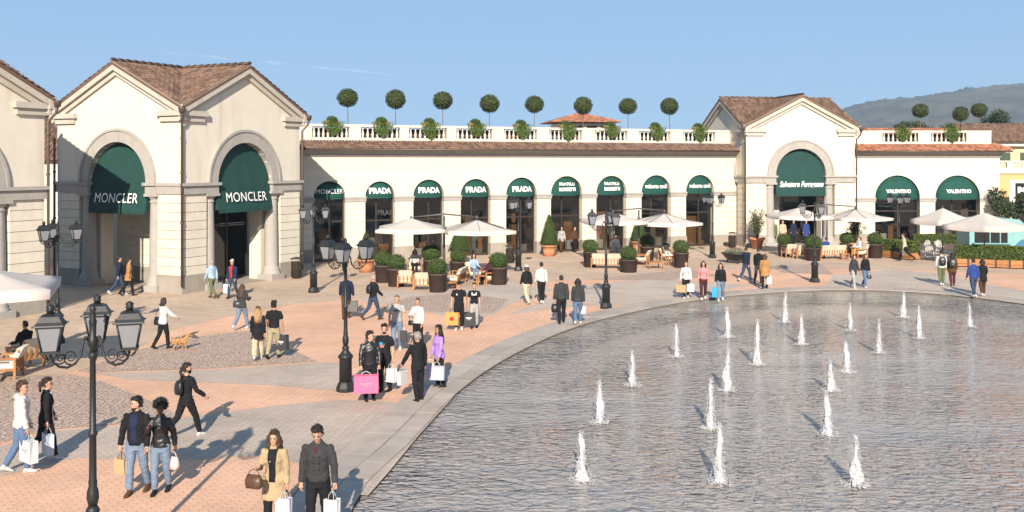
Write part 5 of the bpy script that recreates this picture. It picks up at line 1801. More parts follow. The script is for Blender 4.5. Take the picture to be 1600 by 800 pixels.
    for sx in (-1, 1): core.ball(hd_((sx*0.074,-0.005,1.625)), (0.013,0.022,0.032), 8, 6)
    # legs and arms of the body
    for (hip, knee, ank, pit) in (LR, LL):
        hip, knee, ank = hip+up, knee+up, ank+up
        core.tube([hip+Vector((0,0,0.02)), hip.lerp(knee,0.35), knee, knee.lerp(ank,0.3), ank], [0.085,0.080,0.056,0.056,0.040], 12)
    sw = 0.165 if f else 0.188
    da = {'sw': 0, 'ab': 7, 'el': 12}
    aR = dict(da, sw=-stride*0.8); aL = dict(da, sw=stride*0.8)
    if seated:
        aR = dict(da, sw=28, el=45); aL = dict(da, sw=22, el=55)
    if armR: aR = dict(aR, **armR)
    if armL: aL = dict(aL, **armL)
    arms = {}
    for nm, a_, sx in (('R', aR, 1), ('L', aL, -1)):
        s0 = tr((sx*sw, -0.006, 1.405))
        b_ = R(a_['ab']); s1 = R(a_['sw']); e_ = R(a_['sw']+a_['el'])
        ud = Vector((sx*math.sin(b_), math.sin(s1)*math.cos(b_), -math.cos(s1)*math.cos(b_)))
        inn = a_.get('inn', 0.0)
        fd = Vector((sx*(math.sin(b_*0.4)-inn), math.sin(e_), -math.cos(e_))).normalized()
        el_ = s0+ud*0.285; wr = el_+fd*0.25
        core.tube([s0, s0.lerp(el_,0.4), el_, el_.lerp(wr,0.35), wr], [0.044,0.046,0.038,0.038,0.027], 10)
        palm = Vector((-sx, 0.15, 0)) if a_['el'] < 50 else Vector((-sx*0.6, 0.0, -0.6))
        curl = a_.get('curl', 0.45)
        gp_ = hand_mesh(core, extra, wr, fd, sx, curl, palm)
        arms[nm] = (s0, el_, wr, gp_)
    sk = SKIN[skin]
    remeshed(core, 'body', sk, T, vox, extra, 0.0)
    # ---- lower garment
    def pants(mb, off, cuff, wide=0.0):
        rings_z = (0.80, 0.84, 0.92, 1.00)
        torso(mb, off, 0.80, 1.015)
        for (hip, knee, ank, pit) in (LR, LL):
            hip, knee, ank = hip+up, knee+up, ank+up
            mb.tube([hip+Vector((0,0,0.02)), hip.lerp(knee,0.35), knee, knee.lerp(ank,0.4), ank+Vector((0,0,cuff))],
                    [0.088+off, 0.086+off+wide*0.3, 0.062+off+wide*0.6, 0.058+off+wide*0.9, 0.047+off+wide], 12)
    gm = MB()
    if bottom == 'skirt':
        torso(gm, 0.022, 0.50, 1.02, 0.22, 0.95)
    else:
        pants(gm, 0.012 if bottom == 'slim' else 0.018, 0.02 if bottom != 'crop' else 0.10, 0.0 if bottom in ('slim','crop') else 0.022)
    remeshed(gm, 'skirt' if bottom == 'skirt' else 'trousers', cloth(bc), T, vox, None, 0.0038)
    # ---- upper garment
    um = MB()
    z0 = hem if hem is not None else {'tee': 0.93, 'shirt': 0.92, 'jacket': 0.90, 'coat': 0.56, 'hoodie': 0.88, 'sweater': 0.90, 'blouse': 0.90, 'tunic': 0.74}[top]
    off = {'tee': 0.014, 'shirt': 0.015, 'jacket': 0.022, 'coat': 0.024, 'hoodie': 0.028, 'sweater': 0.018, 'blouse': 0.028, 'tunic': 0.024}[top]
    if seated: z0 = max(z0, 0.90)
    torso(um, off, z0, 1.475, 0.16 if top == 'coat' else (0.07 if top in ('tunic',) else 0.03), 1.05)
    for nm in ('R', 'L'):
        s0, el_, wr, gp_ = arms[nm]
        so_ = off*0.62
        inw = Vector((-1 if nm == 'R' else 1, 0, 0))*0.04
        um.ball(s0+Vector((0,0,-0.012)), 0.046+so_, 12, 8)
        if top == 'tee':
            um.tube([s0+inw, s0.lerp(el_,0.3), s0.lerp(el_,0.72)], [0.058+so_, 0.060+so_, 0.058+so_], 12)
        else:
            wd = 0.016 if top == 'blouse' else 0.0
            um.tube([s0+inw, s0.lerp(el_,0.4), el_, el_.lerp(wr,0.4), wr.lerp(el_,0.02)], [0.054+so_, 0.052+so_, 0.045+so_+wd, 0.042+so_+wd, 0.035+so_], 12)
    if top in ('jacket', 'coat', 'shirt'):    # collar
        um.loft([[tr(v) for v in ell((0,-0.012,1.43), 0.098, 0.085, 14)], [tr(v) for v in ell((0,-0.014,1.475), 0.078, 0.078, 14)], [tr(v) for v in ell((0,-0.02,1.51), 0.070, 0.068, 14)]], True, True, True)
    if top == 'hoodie':
        um.ball(tr((0,-0.085,1.46)), (0.105,0.065,0.065), 12, 8)
        um.loft([[tr(v) for v in ell((0,-0.01,1.42), 0.11, 0.095, 14)], [tr(v) for v in ell((0,-0.012,1.485), 0.085, 0.082, 14)]], True, True, True)
    um_o = remeshed(um, {'tee':'t_shirt','shirt':'shirt','jacket':'jacket','coat':'coat','hoodie':'hooded_top','sweater':'sweater','blouse':'blouse','tunic':'tunic'}[top], cloth(tc, leather), T, vox, None, 0.0048 if top != 'tee' else 0.004, 1)
    if shirt:      # shirt front shows between the open edges
        shm = MB()
        rings = []
        zs_ = [r[0] for r in TORSO]
        for z in np.linspace(max(z0, 0.93), 1.46, 8):
            rx, ry, yo = (np.interp(z, zs_, [r[k] for r in TORSO]) for k in (1, 2, 3))
            wv_ = 0.055 if z < 1.3 else 0.075
            o_ = off+0.012+(0.03*(1.0-z) if z < 1.0 else 0)
            if z > 1.42: o_ *= 0.75
            ring = []
            for i in range(9):
                a = -1+2*i/8
                ring.append(tr((a*wv_, yo+(ry+o_)*math.sqrt(max(0.05, 1-(a*wv_/(rx+o_))**2)), z)))
            back = [tr((-(-1+2*i/8)*wv_*0.9, yo+ry*0.4, z)) for i in range(9)]
            rings.append(ring+back)
        shm.loft(rings, True, True, True)
        shm.build('shirt_front', cloth(shirt), T)
    if print_:
        for (c_, x_, z_, w_, hh_) in print_:
            pm = MB()
            zs_ = [r[0] for r in TORSO]
            g_ = []
            for z in np.linspace(z_-hh_/2, z_+hh_/2, 4):
                rx, ry, yo = (np.interp(z, zs_, [r[k] for r in TORSO]) for k in (1, 2, 3))
                g_.append([tr((x_+w_*(i/4-0.5), yo+(ry+off+0.012)*math.sqrt(max(0.05, 1-((x_+w_*(i/4-0.5))/(rx+off))**2)), z)) for i in range(5)])
            pm.loft(g_, False, False, True)
            pm.build('shirt_print', cloth(c_), T)
    # ---- shoes
    for (hip, knee, ank, pit) in (LR, LL):
        a0 = ank+up
        Rp = Matrix.Rotation(-pit, 3, 'X')
        sm_ = MB()
        rings = []
        for (y, zc, rx, rz_) in ((-0.075,-0.050,0.022,0.024),(-0.060,-0.045,0.036,0.038),(-0.01,-0.035,0.040,0.055),(0.05,-0.045,0.043,0.044),(0.11,-0.056,0.047,0.032),(0.16,-0.062,0.042,0.025),(0.185,-0.068,0.022,0.016)):
            rings.append([a0+Rp @ Vector((rx*math.cos(2*PI*i/10), y, max(-0.085, zc+rz_*math.sin(2*PI*i/10)))) for i in range(10)])
        sm_.loft(rings, True, True, True)
        sm_.tube([a0+Rp @ Vector((0,-0.02,-0.05)), a0+Vector((0,0,0.03))], [0.045, 0.047], 10)
        sm_.build('shoe', cloth(shoes), T)
    # ---- hair
    if hair:
        kind, hcn = hair
        hm = MB()
        mt = mat('hair_'+hcn, HAIRC[hcn], 0.55, 0.35, 30, 0.5, 90, spec=0.4)
        top_ = [(1.585,0.070,0.052,-0.052),(1.62,0.079,0.064,-0.048),(1.66,0.083,0.074,-0.042),(1.695,0.083,0.086,-0.030),(1.718,0.080,0.098,-0.013),(1.742,0.070,0.086,-0.009),(1.768,0.046,0.058,-0.010),(1.780,0.018,0.022,-0.010)]
        if kind in ('short', 'long', 'bob', 'tail', 'bun'):
            hm.loft([[hd_(v) for v in ell((0,yo,z), rx, ry, 16)] for z, rx, ry, yo in top_], True, True, True)
            if kind == 'short': hm.ball(hd_((0.012,0.058,1.748)), (0.050,0.034,0.026), 8, 6)
        if kind in ('long', 'bob'):
            zl = 1.22 if kind == 'long' else 1.47
            rr = random.Random(int(px*7+py))
            hm.loft([[hd_(v) for v in ell((0,yo,z), rx, ry, 14)] for z, rx, ry, yo in ((zl,0.07,0.026,-0.125),(zl+0.09,0.115,0.042,-0.115),(1.47,0.122,0.052,-0.085),(1.56,0.108,0.062,-0.058),(1.66,0.088,0.074,-0.04))], True, True, True)
            for sx in (-1, 1):
                for q in range(3):
                    x_ = sx*(0.080+0.017*q)
                    hm.tube([hd_((sx*0.045,0.05,1.735)), hd_((x_,0.036-0.02*q,1.65)), hd_((x_*1.06,0.03-0.03*q,1.55)), hd_((x_*(1.0+rr.uniform(-0.05,0.12)),0.055-0.05*q,zl+0.14+rr.uniform(-0.03,0.03)))], [0.012,0.022,0.030,0.016], 7)
        if kind == 'tail':
            hm.tube([hd_((0,-0.095,1.68)), hd_((0,-0.15,1.66)), hd_((0,-0.155,1.55)), hd_((0,-0.135,1.44))], [0.025,0.032,0.034,0.012], 8)
        if kind == 'bun': hm.ball(hd_((0,-0.125,1.70)), 0.045, 10, 8)
        if kind == 'afro':
            rr = random.Random(5)
            for q in range(70):
                z = rr.uniform(-0.55, 1); a = rr.uniform(0, 2*PI); s_ = math.sqrt(1-z*z)
                v = Vector((s_*math.cos(a)*0.115, s_*math.sin(a)*0.115-0.03, 1.70+z*0.115))
                if v.y > 0.045 and v.z < 1.71: continue
                hm.ball(hd_(v), rr.uniform(0.022, 0.044), 7, 5)
            hm.ball(hd_((0,-0.03,1.70)), 0.095, 10, 8)
        ex = MB()
        if near:      # loose locks break up the outline
            rr = random.Random(int(px*3+py*5))
            for q in range(150 if kind != 'afro' else 220):
                if kind == 'afro':
                    z = rr.uniform(-0.5, 1); a = rr.uniform(0, 2*PI); s_ = math.sqrt(1-z*z)
                    d = Vector((s_*math.cos(a), s_*math.sin(a), z)); p0_ = Vector((0,-0.03,1.70))+d*0.135
                    if p0_.y > 0.05 and p0_.z < 1.72: continue
                    p1_ = p0_+d*rr.uniform(0.01, 0.035)+Vector((rr.gauss(0,0.012), rr.gauss(0,0.012), rr.gauss(0,0.012)))
                    ex.tube([hd_(p0_-d*0.02), hd_(p0_), hd_(p1_)], [0.010, 0.008, 0.003], 4)
                elif kind in ('long', 'bob') and q < 70:
                    a = rr.uniform(PI*0.98, 2.02*PI); x0_ = math.cos(a); y0_ = math.sin(a)
                    zl_ = (1.20 if kind == 'long' else 1.46)+rr.uniform(-0.03, 0.08)
                    ex.tube([hd_((x0_*0.085, -0.03+y0_*0.07, 1.68)), hd_((x0_*0.108, -0.05+y0_*0.075, 1.56)), hd_((x0_*0.118+rr.gauss(0,0.008), -0.075+y0_*0.07, 1.44)), hd_((x0_*0.10+rr.gauss(0,0.018), -0.10+y0_*0.05+rr.gauss(0,0.01), zl_))], [0.006, 0.010, 0.010, 0.003], 4)
                else:
                    z, rx, ry, yo = rr.choice(top_[:7]); a = rr.uniform(0, 2*PI)
                    if z < 1.70 and math.sin(a) > 0.55: continue
                    p0_ = Vector((rx*math.cos(a), yo+ry*math.sin(a), z))
                    d = Vector((math.cos(a)*0.5, math.sin(a)*0.5+(0.4 if z > 1.7 else -0.1), 0.5 if z > 1.7 else -0.9)).normalized()
                    d = (d+Vector((rr.gauss(0,0.3), rr.gauss(0,0.3), rr.gauss(0,0.25)))).normalized()
                    L_ = rr.uniform(0.018, 0.040)
                    ex.tube([hd_(p0_*1.0-d*0.012), hd_(p0_+d*L_*0.5), hd_(p0_+d*L_)], [0.011, 0.009, 0.003], 4)
        remeshed(hm, 'hair', mt, T, 0.012 if near else 0.017, ex, 0.0055, 0 if kind == 'afro' else 1)
    if cap:
        cm = MB()
        cm.loft([[hd_(v) for v in ell((0,yo,z), rx, ry, 18)] for z, rx, ry, yo in ((1.685,0.089,0.110,-0.008),(1.72,0.088,0.108,-0.010),(1.765,0.068,0.082,-0.012),(1.79,0.03,0.036,-0.012))], True, True, True)
        if cap[0] == 'hat': cm.loft([[hd_(v) for v in ell((0,-0.005,z), r_, r_*1.1, 18)] for z, r_ in ((1.682,0.10),(1.680,0.17),(1.690,0.17),(1.70,0.10))], True, True, True)
        else: cm.loft([[hd_(v) for v in ell((0,0.10,z), 0.062, 0.075, 14)] for z in (1.688, 1.70)], True, True, True)
        cm.build('cap' if cap[0] == 'cap' else 'hat', cloth(cap[1]), T)
    if beard:
        bm_ = MB()
        bm_.loft([[hd_(v) for v in ell((0,yo,z), rx, ry, 14)] for z, rx, ry, yo in ((1.507,0.028,0.026,0.060),(1.52,0.045,0.044,0.047),(1.55,0.058,0.067,0.029),(1.568,0.061,0.073,0.022))], True, True, True)
        bm_.build('beard', mat('hair_'+beard, HAIRC[beard], 0.6, 0.35, 30, 0.5, 90), T)
    if near or dist < 42:
        for sx in (-1, 1):
            MB().ball(hd_((sx*0.029,0.0865,1.637)), (0.0115,0.008,0.0065), 8, 6).build('eye', M_EYE, T)
            if hair: MB().tube([hd_((sx*0.014,0.093,1.654)), hd_((sx*0.030,0.092,1.659)), hd_((sx*0.045,0.083,1.654))], 0.0045, 5).build('eyebrow', mat('hair_'+hair[1], HAIRC[hair[1]], 0.55, 0.35, 30, 0.5, 90, spec=0.4), T)
        if not mask: MB().ball(hd_((0,0.0875,1.568)), (0.022,0.010,0.007), 8, 6).build('mouth', M_LIP, T)
    if glasses:
        gl = MB()
        for sx in (-1, 1):
            gl.ball(hd_((sx*0.031,0.094,1.635)), (0.026,0.008,0.019), 10, 6)
            gl.tube([hd_((sx*0.055,0.085,1.642)), hd_((sx*0.078,-0.005,1.638))], 0.004, 5)
        gl.tube([hd_((-0.02,0.098,1.640)), hd_((0.02,0.098,1.640))], 0.004, 5)
        gl.build('sunglasses', M_EYE, T)
    if mask:
        MB().loft([[hd_(v) for v in ell((0,yo,z), rx, ry, 14)] for z, rx, ry, yo in ((1.515,0.034,0.036,0.058),(1.55,0.056,0.072,0.028),(1.59,0.067,0.090,0.014),(1.605,0.066,0.092,0.010))], True, True, True).build('face_mask', cloth('black'), T)
    # world-space anchors for things that are carried
    Mw = Matrix.Translation((p.x, p.y, zb)) @ Matrix.Rotation(R(hd), 4, 'Z') @ Matrix.Scale(S, 4)
    A = {k: Mw @ v[3] for k, v in arms.items()}
    A['back'] = Mw @ tr((0, -0.13-off, 1.22)); A['sR'] = Mw @ tr((0.10, 0, 1.45)); A['hipR'] = Mw @ tr((0.235, 0.02, 0.98)); A['hipL'] = Mw @ tr((-0.235, 0.02, 0.98))
    A['shR'] = Mw @ tr((0.13, 0, 1.462+off*0.7)); A['shL'] = Mw @ tr((-0.13, 0, 1.462+off*0.7))
    A['hd'] = hd; A['S'] = S; A['tr'] = tr; A['Mw'] = Mw
    return A

# ---- carried things
def shopping_bag(q, hd, label, col, w_=0.34, h_=0.36, d=0.13, handle=0.16, mark=None, tilt=0.0, inside=None, group='shopping bags'):
    """paper carrier hung from the point q by two cord handles; mark: (kind, colour) flat print on both faces"""
    T = empty('shopping_bag', (q.x, q.y, q.z), R(hd), label, 'bag', group)
    T.rotation_euler = (R(tilt), 0, R(hd))
    top = -handle; bot = top-h_
    if q.z+bot < 0.03: bot = 0.03-q.z
    wb = MB()
    a = [(-w_/2,-d/2,bot),(w_/2,-d/2,bot),(w_/2,d/2,bot),(-w_/2,d/2,bot)]
    b = [(-w_/2,-d/2,top),(w_/2,-d/2,top),(w_/2,d/2,top),(-w_/2,d/2,top)]
    gz = (top+bot)/2
    # gusseted sides: folded inwards at the middle
    vs_ = a+b+[(-w_/2+0.03,0,top),(w_/2-0.03,0,top),(-w_/2+0.005,0,bot+0.02),(w_/2-0.005,0,bot+0.02)]
    wb.add(vs_, [(3,2,1,0),(0,1,5,4),(2,3,7,6),(4,8,10,0),(8,7,3,10),(1,11,9,5),(11,2,6,9),(0,10,3),(1,2,11)])
    inn = 0.004
    wb.add([(-w_/2+inn,-d/2+inn,top-0.01),(w_/2-inn,-d/2+inn,top-0.01),(w_/2-inn,d/2-inn,top-0.01),(-w_/2+inn,d/2-inn,top-0.01)], [(0,1,2,3)])
    m_ = mat('paper_'+col, NAMED[col], 0.6, 0.05, 6.0, 0.15, 18)
    bo_ = wb.build('bag_body', m_, T)
    for sy in (-1, 1):
        hn = MB().tube([(-w_*0.2, sy*d/2*0.9, top-0.02), (-w_*0.17, sy*d/4, top*0.5), (0, sy*0.008, 0.0), (w_*0.17, sy*d/4, top*0.5), (w_*0.2, sy*d/2*0.9, top-0.02)], 0.005, 5)
        hn.build('handle', cloth('charcoal' if col in ('orange', 'kraft') else 'paper'), T)
    if mark:
        for sy in (-1, 1):
            y = sy*(d/2+0.003)
            mk = MB()
            if mark[0] == 'block':
                mk.add([(-w_*0.16,y,gz-w_*0.14),(w_*0.16,y,gz-w_*0.14),(w_*0.16,y,gz+w_*0.14),(-w_*0.16,y,gz+w_*0.14)], [(0,1,2,3)])
                mk.build('bag_print', cloth(mark[1]), bo_)
                m2 = MB(); y2 = y+sy*0.002
                m2.add([(-w_*0.10,y2,gz-w_*0.03),(w_*0.10,y2,gz-w_*0.03),(w_*0.10,y2,gz+w_*0.03),(-w_*0.10,y2,gz+w_*0.03)], [(0,1,2,3)])
                m2.build('bag_print', cloth('brown'), bo_)
            else:
                mk.add([(-w_*0.24,y,gz+0.0),(w_*0.24,y,gz+0.0),(w_*0.24,y,gz+0.045),(-w_*0.24,y,gz+0.045)], [(0,1,2,3)])
                mk.add([(-w_*0.12,y,gz-0.05),(w_*0.12,y,gz-0.05),(w_*0.12,y,gz-0.03),(-w_*0.12,y,gz-0.03)], [(0,1,2,3)])
                mk.build('bag_print', cloth(mark[1]), bo_)
    if inside:
        MB().ball((0.02,0,top+0.02), (w_*0.34,d*0.4,0.07), 8, 6).build('wrapping', cloth(inside), bo_)
    return T

def hand_bag(q, hd, label, col, w_=0.28, h_=0.20, d=0.11, drop=0.22, strap=None, leather=True):
    """soft handbag; hangs from q by a strap of length drop"""
    T = empty('handbag', (q.x, q.y, q.z), R(hd), label, 'bag')
    mb = MB()
    rings = []
    for (k, zz_) in ((0.86,0.0),(1.0,0.25),(0.98,0.6),(0.82,1.0)):
        z = -drop-h_*(1-zz_)
        rings.append([(w_/2*k*x, d/2*y*(1.0 if zz_ < 0.7 else 0.4), z) for x, y in ((-1,-0.5),(-0.8,-1),(0.8,-1),(1,-0.5),(1,0.5),(0.8,1),(-0.8,1),(-1,0.5))])
    mb.loft(rings, True, True, True)
    mb.build('bag_body', cloth(col, leather), T)
    MB().tube([(-w_*0.34,0,-drop), (-w_*0.26,0,-drop*0.45), (0,0,0), (w_*0.26,0,-drop*0.45), (w_*0.34,0,-drop)], 0.008, 5).build('strap', cloth(col, leather), T)
    return T

def backpack(A, label, col='black', s=1.0):
    q = A['back']
    T = empty('backpack', q, R(A['hd']), label, 'backpack')
    mb = MB()
    rings = []
    for (z, rx, ry, yo) in ((-0.20,0.10,0.05,-0.05),(-0.18,0.13,0.075,-0.055),(-0.05,0.145,0.085,-0.06),(0.10,0.14,0.075,-0.05),(0.18,0.105,0.055,-0.04),(0.21,0.05,0.03,-0.035)):
        rings.append([(rx*s*math.copysign(abs(math.cos(t))**0.6, math.cos(t)), yo+ry*s*math.copysign(abs(math.sin(t))**0.6, math.sin(t)), z*s) for t in [2*PI*i/14 for i in range(14)]])
    mb.loft(rings, True, True, True)
    mb.build('pack_body', cloth(col, True), T)
    MB().loft([[(0.09*s*math.cos(t), -0.13*s+0.03*math.sin(t), z*s) for t in [2*PI*i/10 for i in range(10)]] for z in (-0.15, -0.02)], True, True, True).build('pocket', cloth(col, True), T)
    iv = Matrix.Rotation(-R(A['hd']), 3, 'Z')
    for kx, sh_ in (('shR', 0.09), ('shL', -0.09)):
        v = iv @ (A[kx]-q)
        MB().tube([(sh_*s, -0.01, 0.17*s), (v.x*0.85, v.y-0.03, v.z+0.015), (v.x*0.9, v.y+0.10, v.z-0.06), (v.x*0.95, v.y+0.16, v.z-0.20)], 0.014, 6).build('strap', cloth(col, True), T)
    return T
# ------------------------------------------------------------------ the crowd
BAG = dict(sw=0, ab=9, el=10, curl=1.5)
def hb(**k): return dict(BAG, **k)

a = person(33, 738, -62, 'person in white hooded top and blue jeans walking with a large white bag', 1.80, hair=('short','brown'), top='hoodie', tc='white', bc='denim', bottom='slim', shoes='white', stride=11, armR=hb(sw=4), head=-18)
shopping_bag(a['R'], -40, 'large white paper bag carried by the person in the white hooded top', 'paper', 0.46, 0.42, 0.16, 0.12, ('text', 'lgrey'))
a = person(72, 719, -58, 'person in black coat, white shirt and sunglasses beside the white hooded top', 1.70, 'f', hair=('tail','dark'), top='jacket', tc='black', hem=0.78, shirt='white', bc='black', shoes='white', stride=15, armR=hb(sw=-6), head=-15, glasses=True)
shopping_bag(a['R'], -50, 'pale blue paper bag carried by the person in sunglasses', 'paleblue', 0.36, 0.42, 0.14, 0.14)
a = person(214, 772, 176, 'bearded person in black jacket, navy shirt and faded jeans facing forward', 1.80, hair=('short','black'), beard='black', top='jacket', tc='black', shirt='navy', bc='ldenim', shoes='brown', stride=9, armR=hb(ab=14), head=-42)
shopping_bag(a['R'], 150, 'kraft paper bag carried by the bearded person in the black jacket', 'kraft', 0.27, 0.27, 0.11, 0.12)
a = person(251, 771, 182, 'person with curly black hair, black leather jacket and light jeans', 1.70, 'f', 'dark', hair=('afro','black'), top='jacket', tc='black', leather=True, bc='ldenim', shoes='black', stride=7, armR=dict(sw=35, el=105, inn=0.5, ab=10), armL=hb(sw=-14, ab=13), head=8)
hand_bag(a['L'], 150, 'pale pink handbag hanging behind the person with curly hair', 'palepink', 0.24, 0.22, 0.12, 0.10)
a = person(291, 684, -38, 'person all in black with backpack striding, white shoes', 1.70, 'f', hair=('tail','dark'), top='sweater', tc='black', hem=0.80, bc='black', shoes='white', stride=25, head=-28, mask=True, armR=dict(sw=22, el=30, ab=16))
backpack(a, 'small black backpack on the striding person in black', 'black', 0.78)
a = person(429, 836, 176, 'person with long brown hair in open beige trench coat', 1.72, 'f', hair=('long','brown'), top='coat', tc='beige', hem=0.62, shirt='black', bc='black', shoes='black', stride=8, armL=hb(sw=2), armR=dict(sw=30, el=85, inn=0.25, ab=8, curl=1.1))
shopping_bag(a['L'], 168, 'pale lilac paper bag carried by the person in the beige coat', 'palepurple', 0.25, 0.30, 0.11, 0.11)
hand_bag(a['R']+Vector((-0.07,-0.02,-0.03)), 160, 'dark patterned handbag on the arm of the person in beige', 'brown', 0.30, 0.20, 0.13, 0.10)
a = person(497, 842, 180, 'person in buttoned grey cardigan and black trousers looking down', 1.86, hair=('short','dark'), top='jacket', tc='charcoal', shirt=None, bc='black', shoes='black', stride=8, nod=18, armL=hb(sw=6, ab=13), armR=dict(sw=-4, ab=9), print_=[('black',-0.04,1.30,0.02,0.02),('black',0.04,1.30,0.02,0.02),('black',-0.04,1.20,0.02,0.02),('black',0.04,1.20,0.02,0.02),('black',-0.04,1.10,0.02,0.02),('black',0.04,1.10,0.02,0.02),('maroon',0.02,1.40,0.05,0.08)])
shopping_bag(a['L'], 165, 'white paper bag with black tissue on top, carried by the person in the grey cardigan', 'paper', 0.24, 0.36, 0.12, 0.13, inside='black')
a = person(578, 626, 195, 'person in black leather jacket holding a bright pink bag', 1.78, hair=('short','dark'), top='jacket', tc='black', leather=True, bc='black', shoes='black', stride=2, armR=hb(sw=14, el=16), armL=hb(sw=12, el=14, inn=0.15), head=50)
shopping_bag(a['R']+Vector((0.10,-0.10,0)), 190, 'large bright pink paper bag held by the person in leather jacket', 'hotpink', 0.60, 0.44, 0.2, 0.10, ('text', 'pink'))
a = person(601, 612, 160, 'bearded person in black t-shirt with a colourful print', 1.80, hair=('short','black'), beard='black', top='tee', tc='black', bc='black', shoes='black', stride=2, armL=hb(ab=11), head=20, print_=[('cyan',0.03,1.27,0.09,0.08),('hotpink',0.05,1.20,0.07,0.08),('green',-0.05,1.25,0.06,0.06),('orange',-0.02,1.20,0.06,0.05)])
shopping_bag(a['L'], 150, 'white paper bag beside the person with a colourful print', 'paper', 0.30, 0.36, 0.12, 0.14)
a = person(653, 627, 38, 'grey haired person in black jacket turned away toward the pink bag', 1.76, hair=('short','grey'), top='jacket', tc='black', hem=0.80, bc='black', shoes='black', stride=3, armL=hb(sw=22, ab=16, el=14), nod=6)
shopping_bag(a['L'], 60, 'white paper bag held by the grey haired person in black', 'paper', 0.28, 0.34, 0.11, 0.12)
a = person(686, 606, 120, 'person with long dark hair in lilac top holding two white bags', 1.70, 'f', 'tan', hair=('long','black'), top='tunic', tc='lilac', hem=0.82, bc='black', shoes='black', stride=2, armL=hb(sw=8, ab=12), armR=hb(sw=6, ab=13), head=10)
shopping_bag(a['L'], 170, 'pale lilac paper bag of the pair held by the person in lilac', 'palepurple', 0.40, 0.36, 0.13, 0.13)
shopping_bag(a['R'], 195, 'wide white paper bag of the pair held by the person in lilac', 'paper', 0.44, 0.36, 0.14, 0.13)
a = person(620, 549, 185, 'person in light grey t-shirt and blue jeans walking forward', 1.82, hair=('short','light'), top='tee', tc='lgrey', bc='ldenim', shoes='white', stride=8, armL=hb(sw=4), print_=[('charcoal',0,1.29,0.18,0.035)])
shopping_bag(a['L'], 175, 'slim black bag carried by the person in grey t-shirt', 'charcoal', 0.22, 0.36, 0.10, 0.12)
a = person(653, 546, 155, 'person in white blouse with black crossbody bag', 1.68, 'f', hair=('tail','brown'), top='blouse', tc='white', bc='black', shoes='white', stride=5, armR=dict(sw=30, el=70, inn=0.4), head=20)
hand_bag(a['hipR']+Vector((0,-0.06,0.22)), 165, 'black crossbody bag on the person in white blouse', 'black', 0.22, 0.15, 0.08, 0.22)
a = person(717, 516, 178, 'person in black t-shirt and cap carrying an orange bag', 1.78, hair=('short','dark'), cap=('cap','black'), top='tee', tc='black', hem=0.84, bc='black', shoes='white', stride=6, armR=hb(ab=12), print_=[('white',0.06,1.30,0.05,0.06)])
shopping_bag(a['R'], 170, 'orange paper bag with dark square label', 'orange', 0.46, 0.46, 0.15, 0.12, ('block', 'red'))
a = person(741, 513, 180, 'person in black t-shirt with white letters and patterned trousers', 1.68, 'f', hair=('tail','black'), top='tee', tc='black', bc='lgrey', shoes='black', stride=5, armR=hb(ab=10), print_=[('white',0,1.31,0.20,0.05),('white',-0.08,1.37,0.05,0.05),('white',0.08,1.37,0.05,0.05)])
shopping_bag(a['R'], 175, 'black paper bag between the two people in black t-shirts', 'charcoal', 0.44, 0.44, 0.16, 0.14, ('text', 'paper'))
a = person(403, 562, 12, 'person in black jacket and cap with cream trousers walking away', 1.66, 'f', hair=('long','blond'), cap=('cap','black'), top='coat', tc='black', hem=0.70, bc='cream', bottom='wide', shoes='white', stride=16)
a = person(428, 560, -8, 'person in black t-shirt and khaki trousers beside the cream trousers', 1.80, 'm', 'tan', hair=('short','black'), top='tee', tc='black', bc='khaki', shoes='black', stride=12, armR=hb(ab=12))
shopping_bag(a['R'], -20, 'black carrier with white lettering held by the person in khaki', 'charcoal', 0.38, 0.46, 0.16, 0.06, ('text', 'paper'))
a = person(378, 515, -15, 'person in dark top and pale jeans with hands in front', 1.68, 'f', hair=('long','brown'), top='sweater', tc='charcoal', hem=0.84, bc='ldenim', shoes='white', stride=20, armR=dict(sw=25, el=80, inn=0.3))
hand_bag(a['shL']+Vector((-0.06,-0.08,-0.05)), 0, 'dark shoulder bag on the person in pale jeans', 'charcoal', 0.28, 0.24, 0.12, 0.28)
a = person(255, 545, -40, 'person in loose white blouse and black leggings walking a dog', 1.68, 'f', hair=('bob','dark'), top='blouse', tc='white', hem=0.86, bc='black', shoes='black', stride=13, armR=dict(sw=32, el=28, ab=20, curl=1.2))
HAND_LEASH = a['R'].copy()
hand_bag(a['shL']+Vector((-0.10,-0.02,-0.08)), -30, 'black shoulder bag on the person with the dog', 'black', 0.34, 0.26, 0.14, 0.30)
a = person(186, 461, -60, 'person in dark jacket and blue jeans in the shade of the tower', 1.80, hair=('short','dark'), top='jacket', tc='navy', bc='ddenim', shoes='white', stride=18)
a = person(201, 462, -55, 'person in beige coat in the shade of the tower', 1.72, 'f', hair=('bun','dark'), top='coat', tc='camel', hem=0.72, bc='black', shoes='black', stride=16)
a = person(331, 466, 55, 'person in pale blue shirt and dark trousers before the twin gabled tower', 1.74, hair=('short','grey'), top='jacket', tc='sky', bc='green', shoes='brown', stride=18)
a = person(363, 466, 165, 'person in red vest, white cap and jeans by the round column', 1.76, hair=('short','dark'), cap=('cap','white'), top='jacket', tc='navy', shirt='red', bc='ddenim', shoes='black', stride=14, armR=hb())
shopping_bag(a['R'], 160, 'white paper bag carried by the person in the red vest', 'paper', 0.34, 0.40, 0.13, 0.13)
a = person(541, 498, 8, 'person in navy jacket hidden partly behind a lamp post', 1.78, hair=('short','grey'), top='jacket', tc='navy', hem=0.78, bc='brown', shoes='brown', stride=14, armR=hb(ab=12))
shopping_bag(a['R'], 0, 'grey bag carried by the person behind the lamp post', 'grey', 0.40, 0.42, 0.15, 0.08)
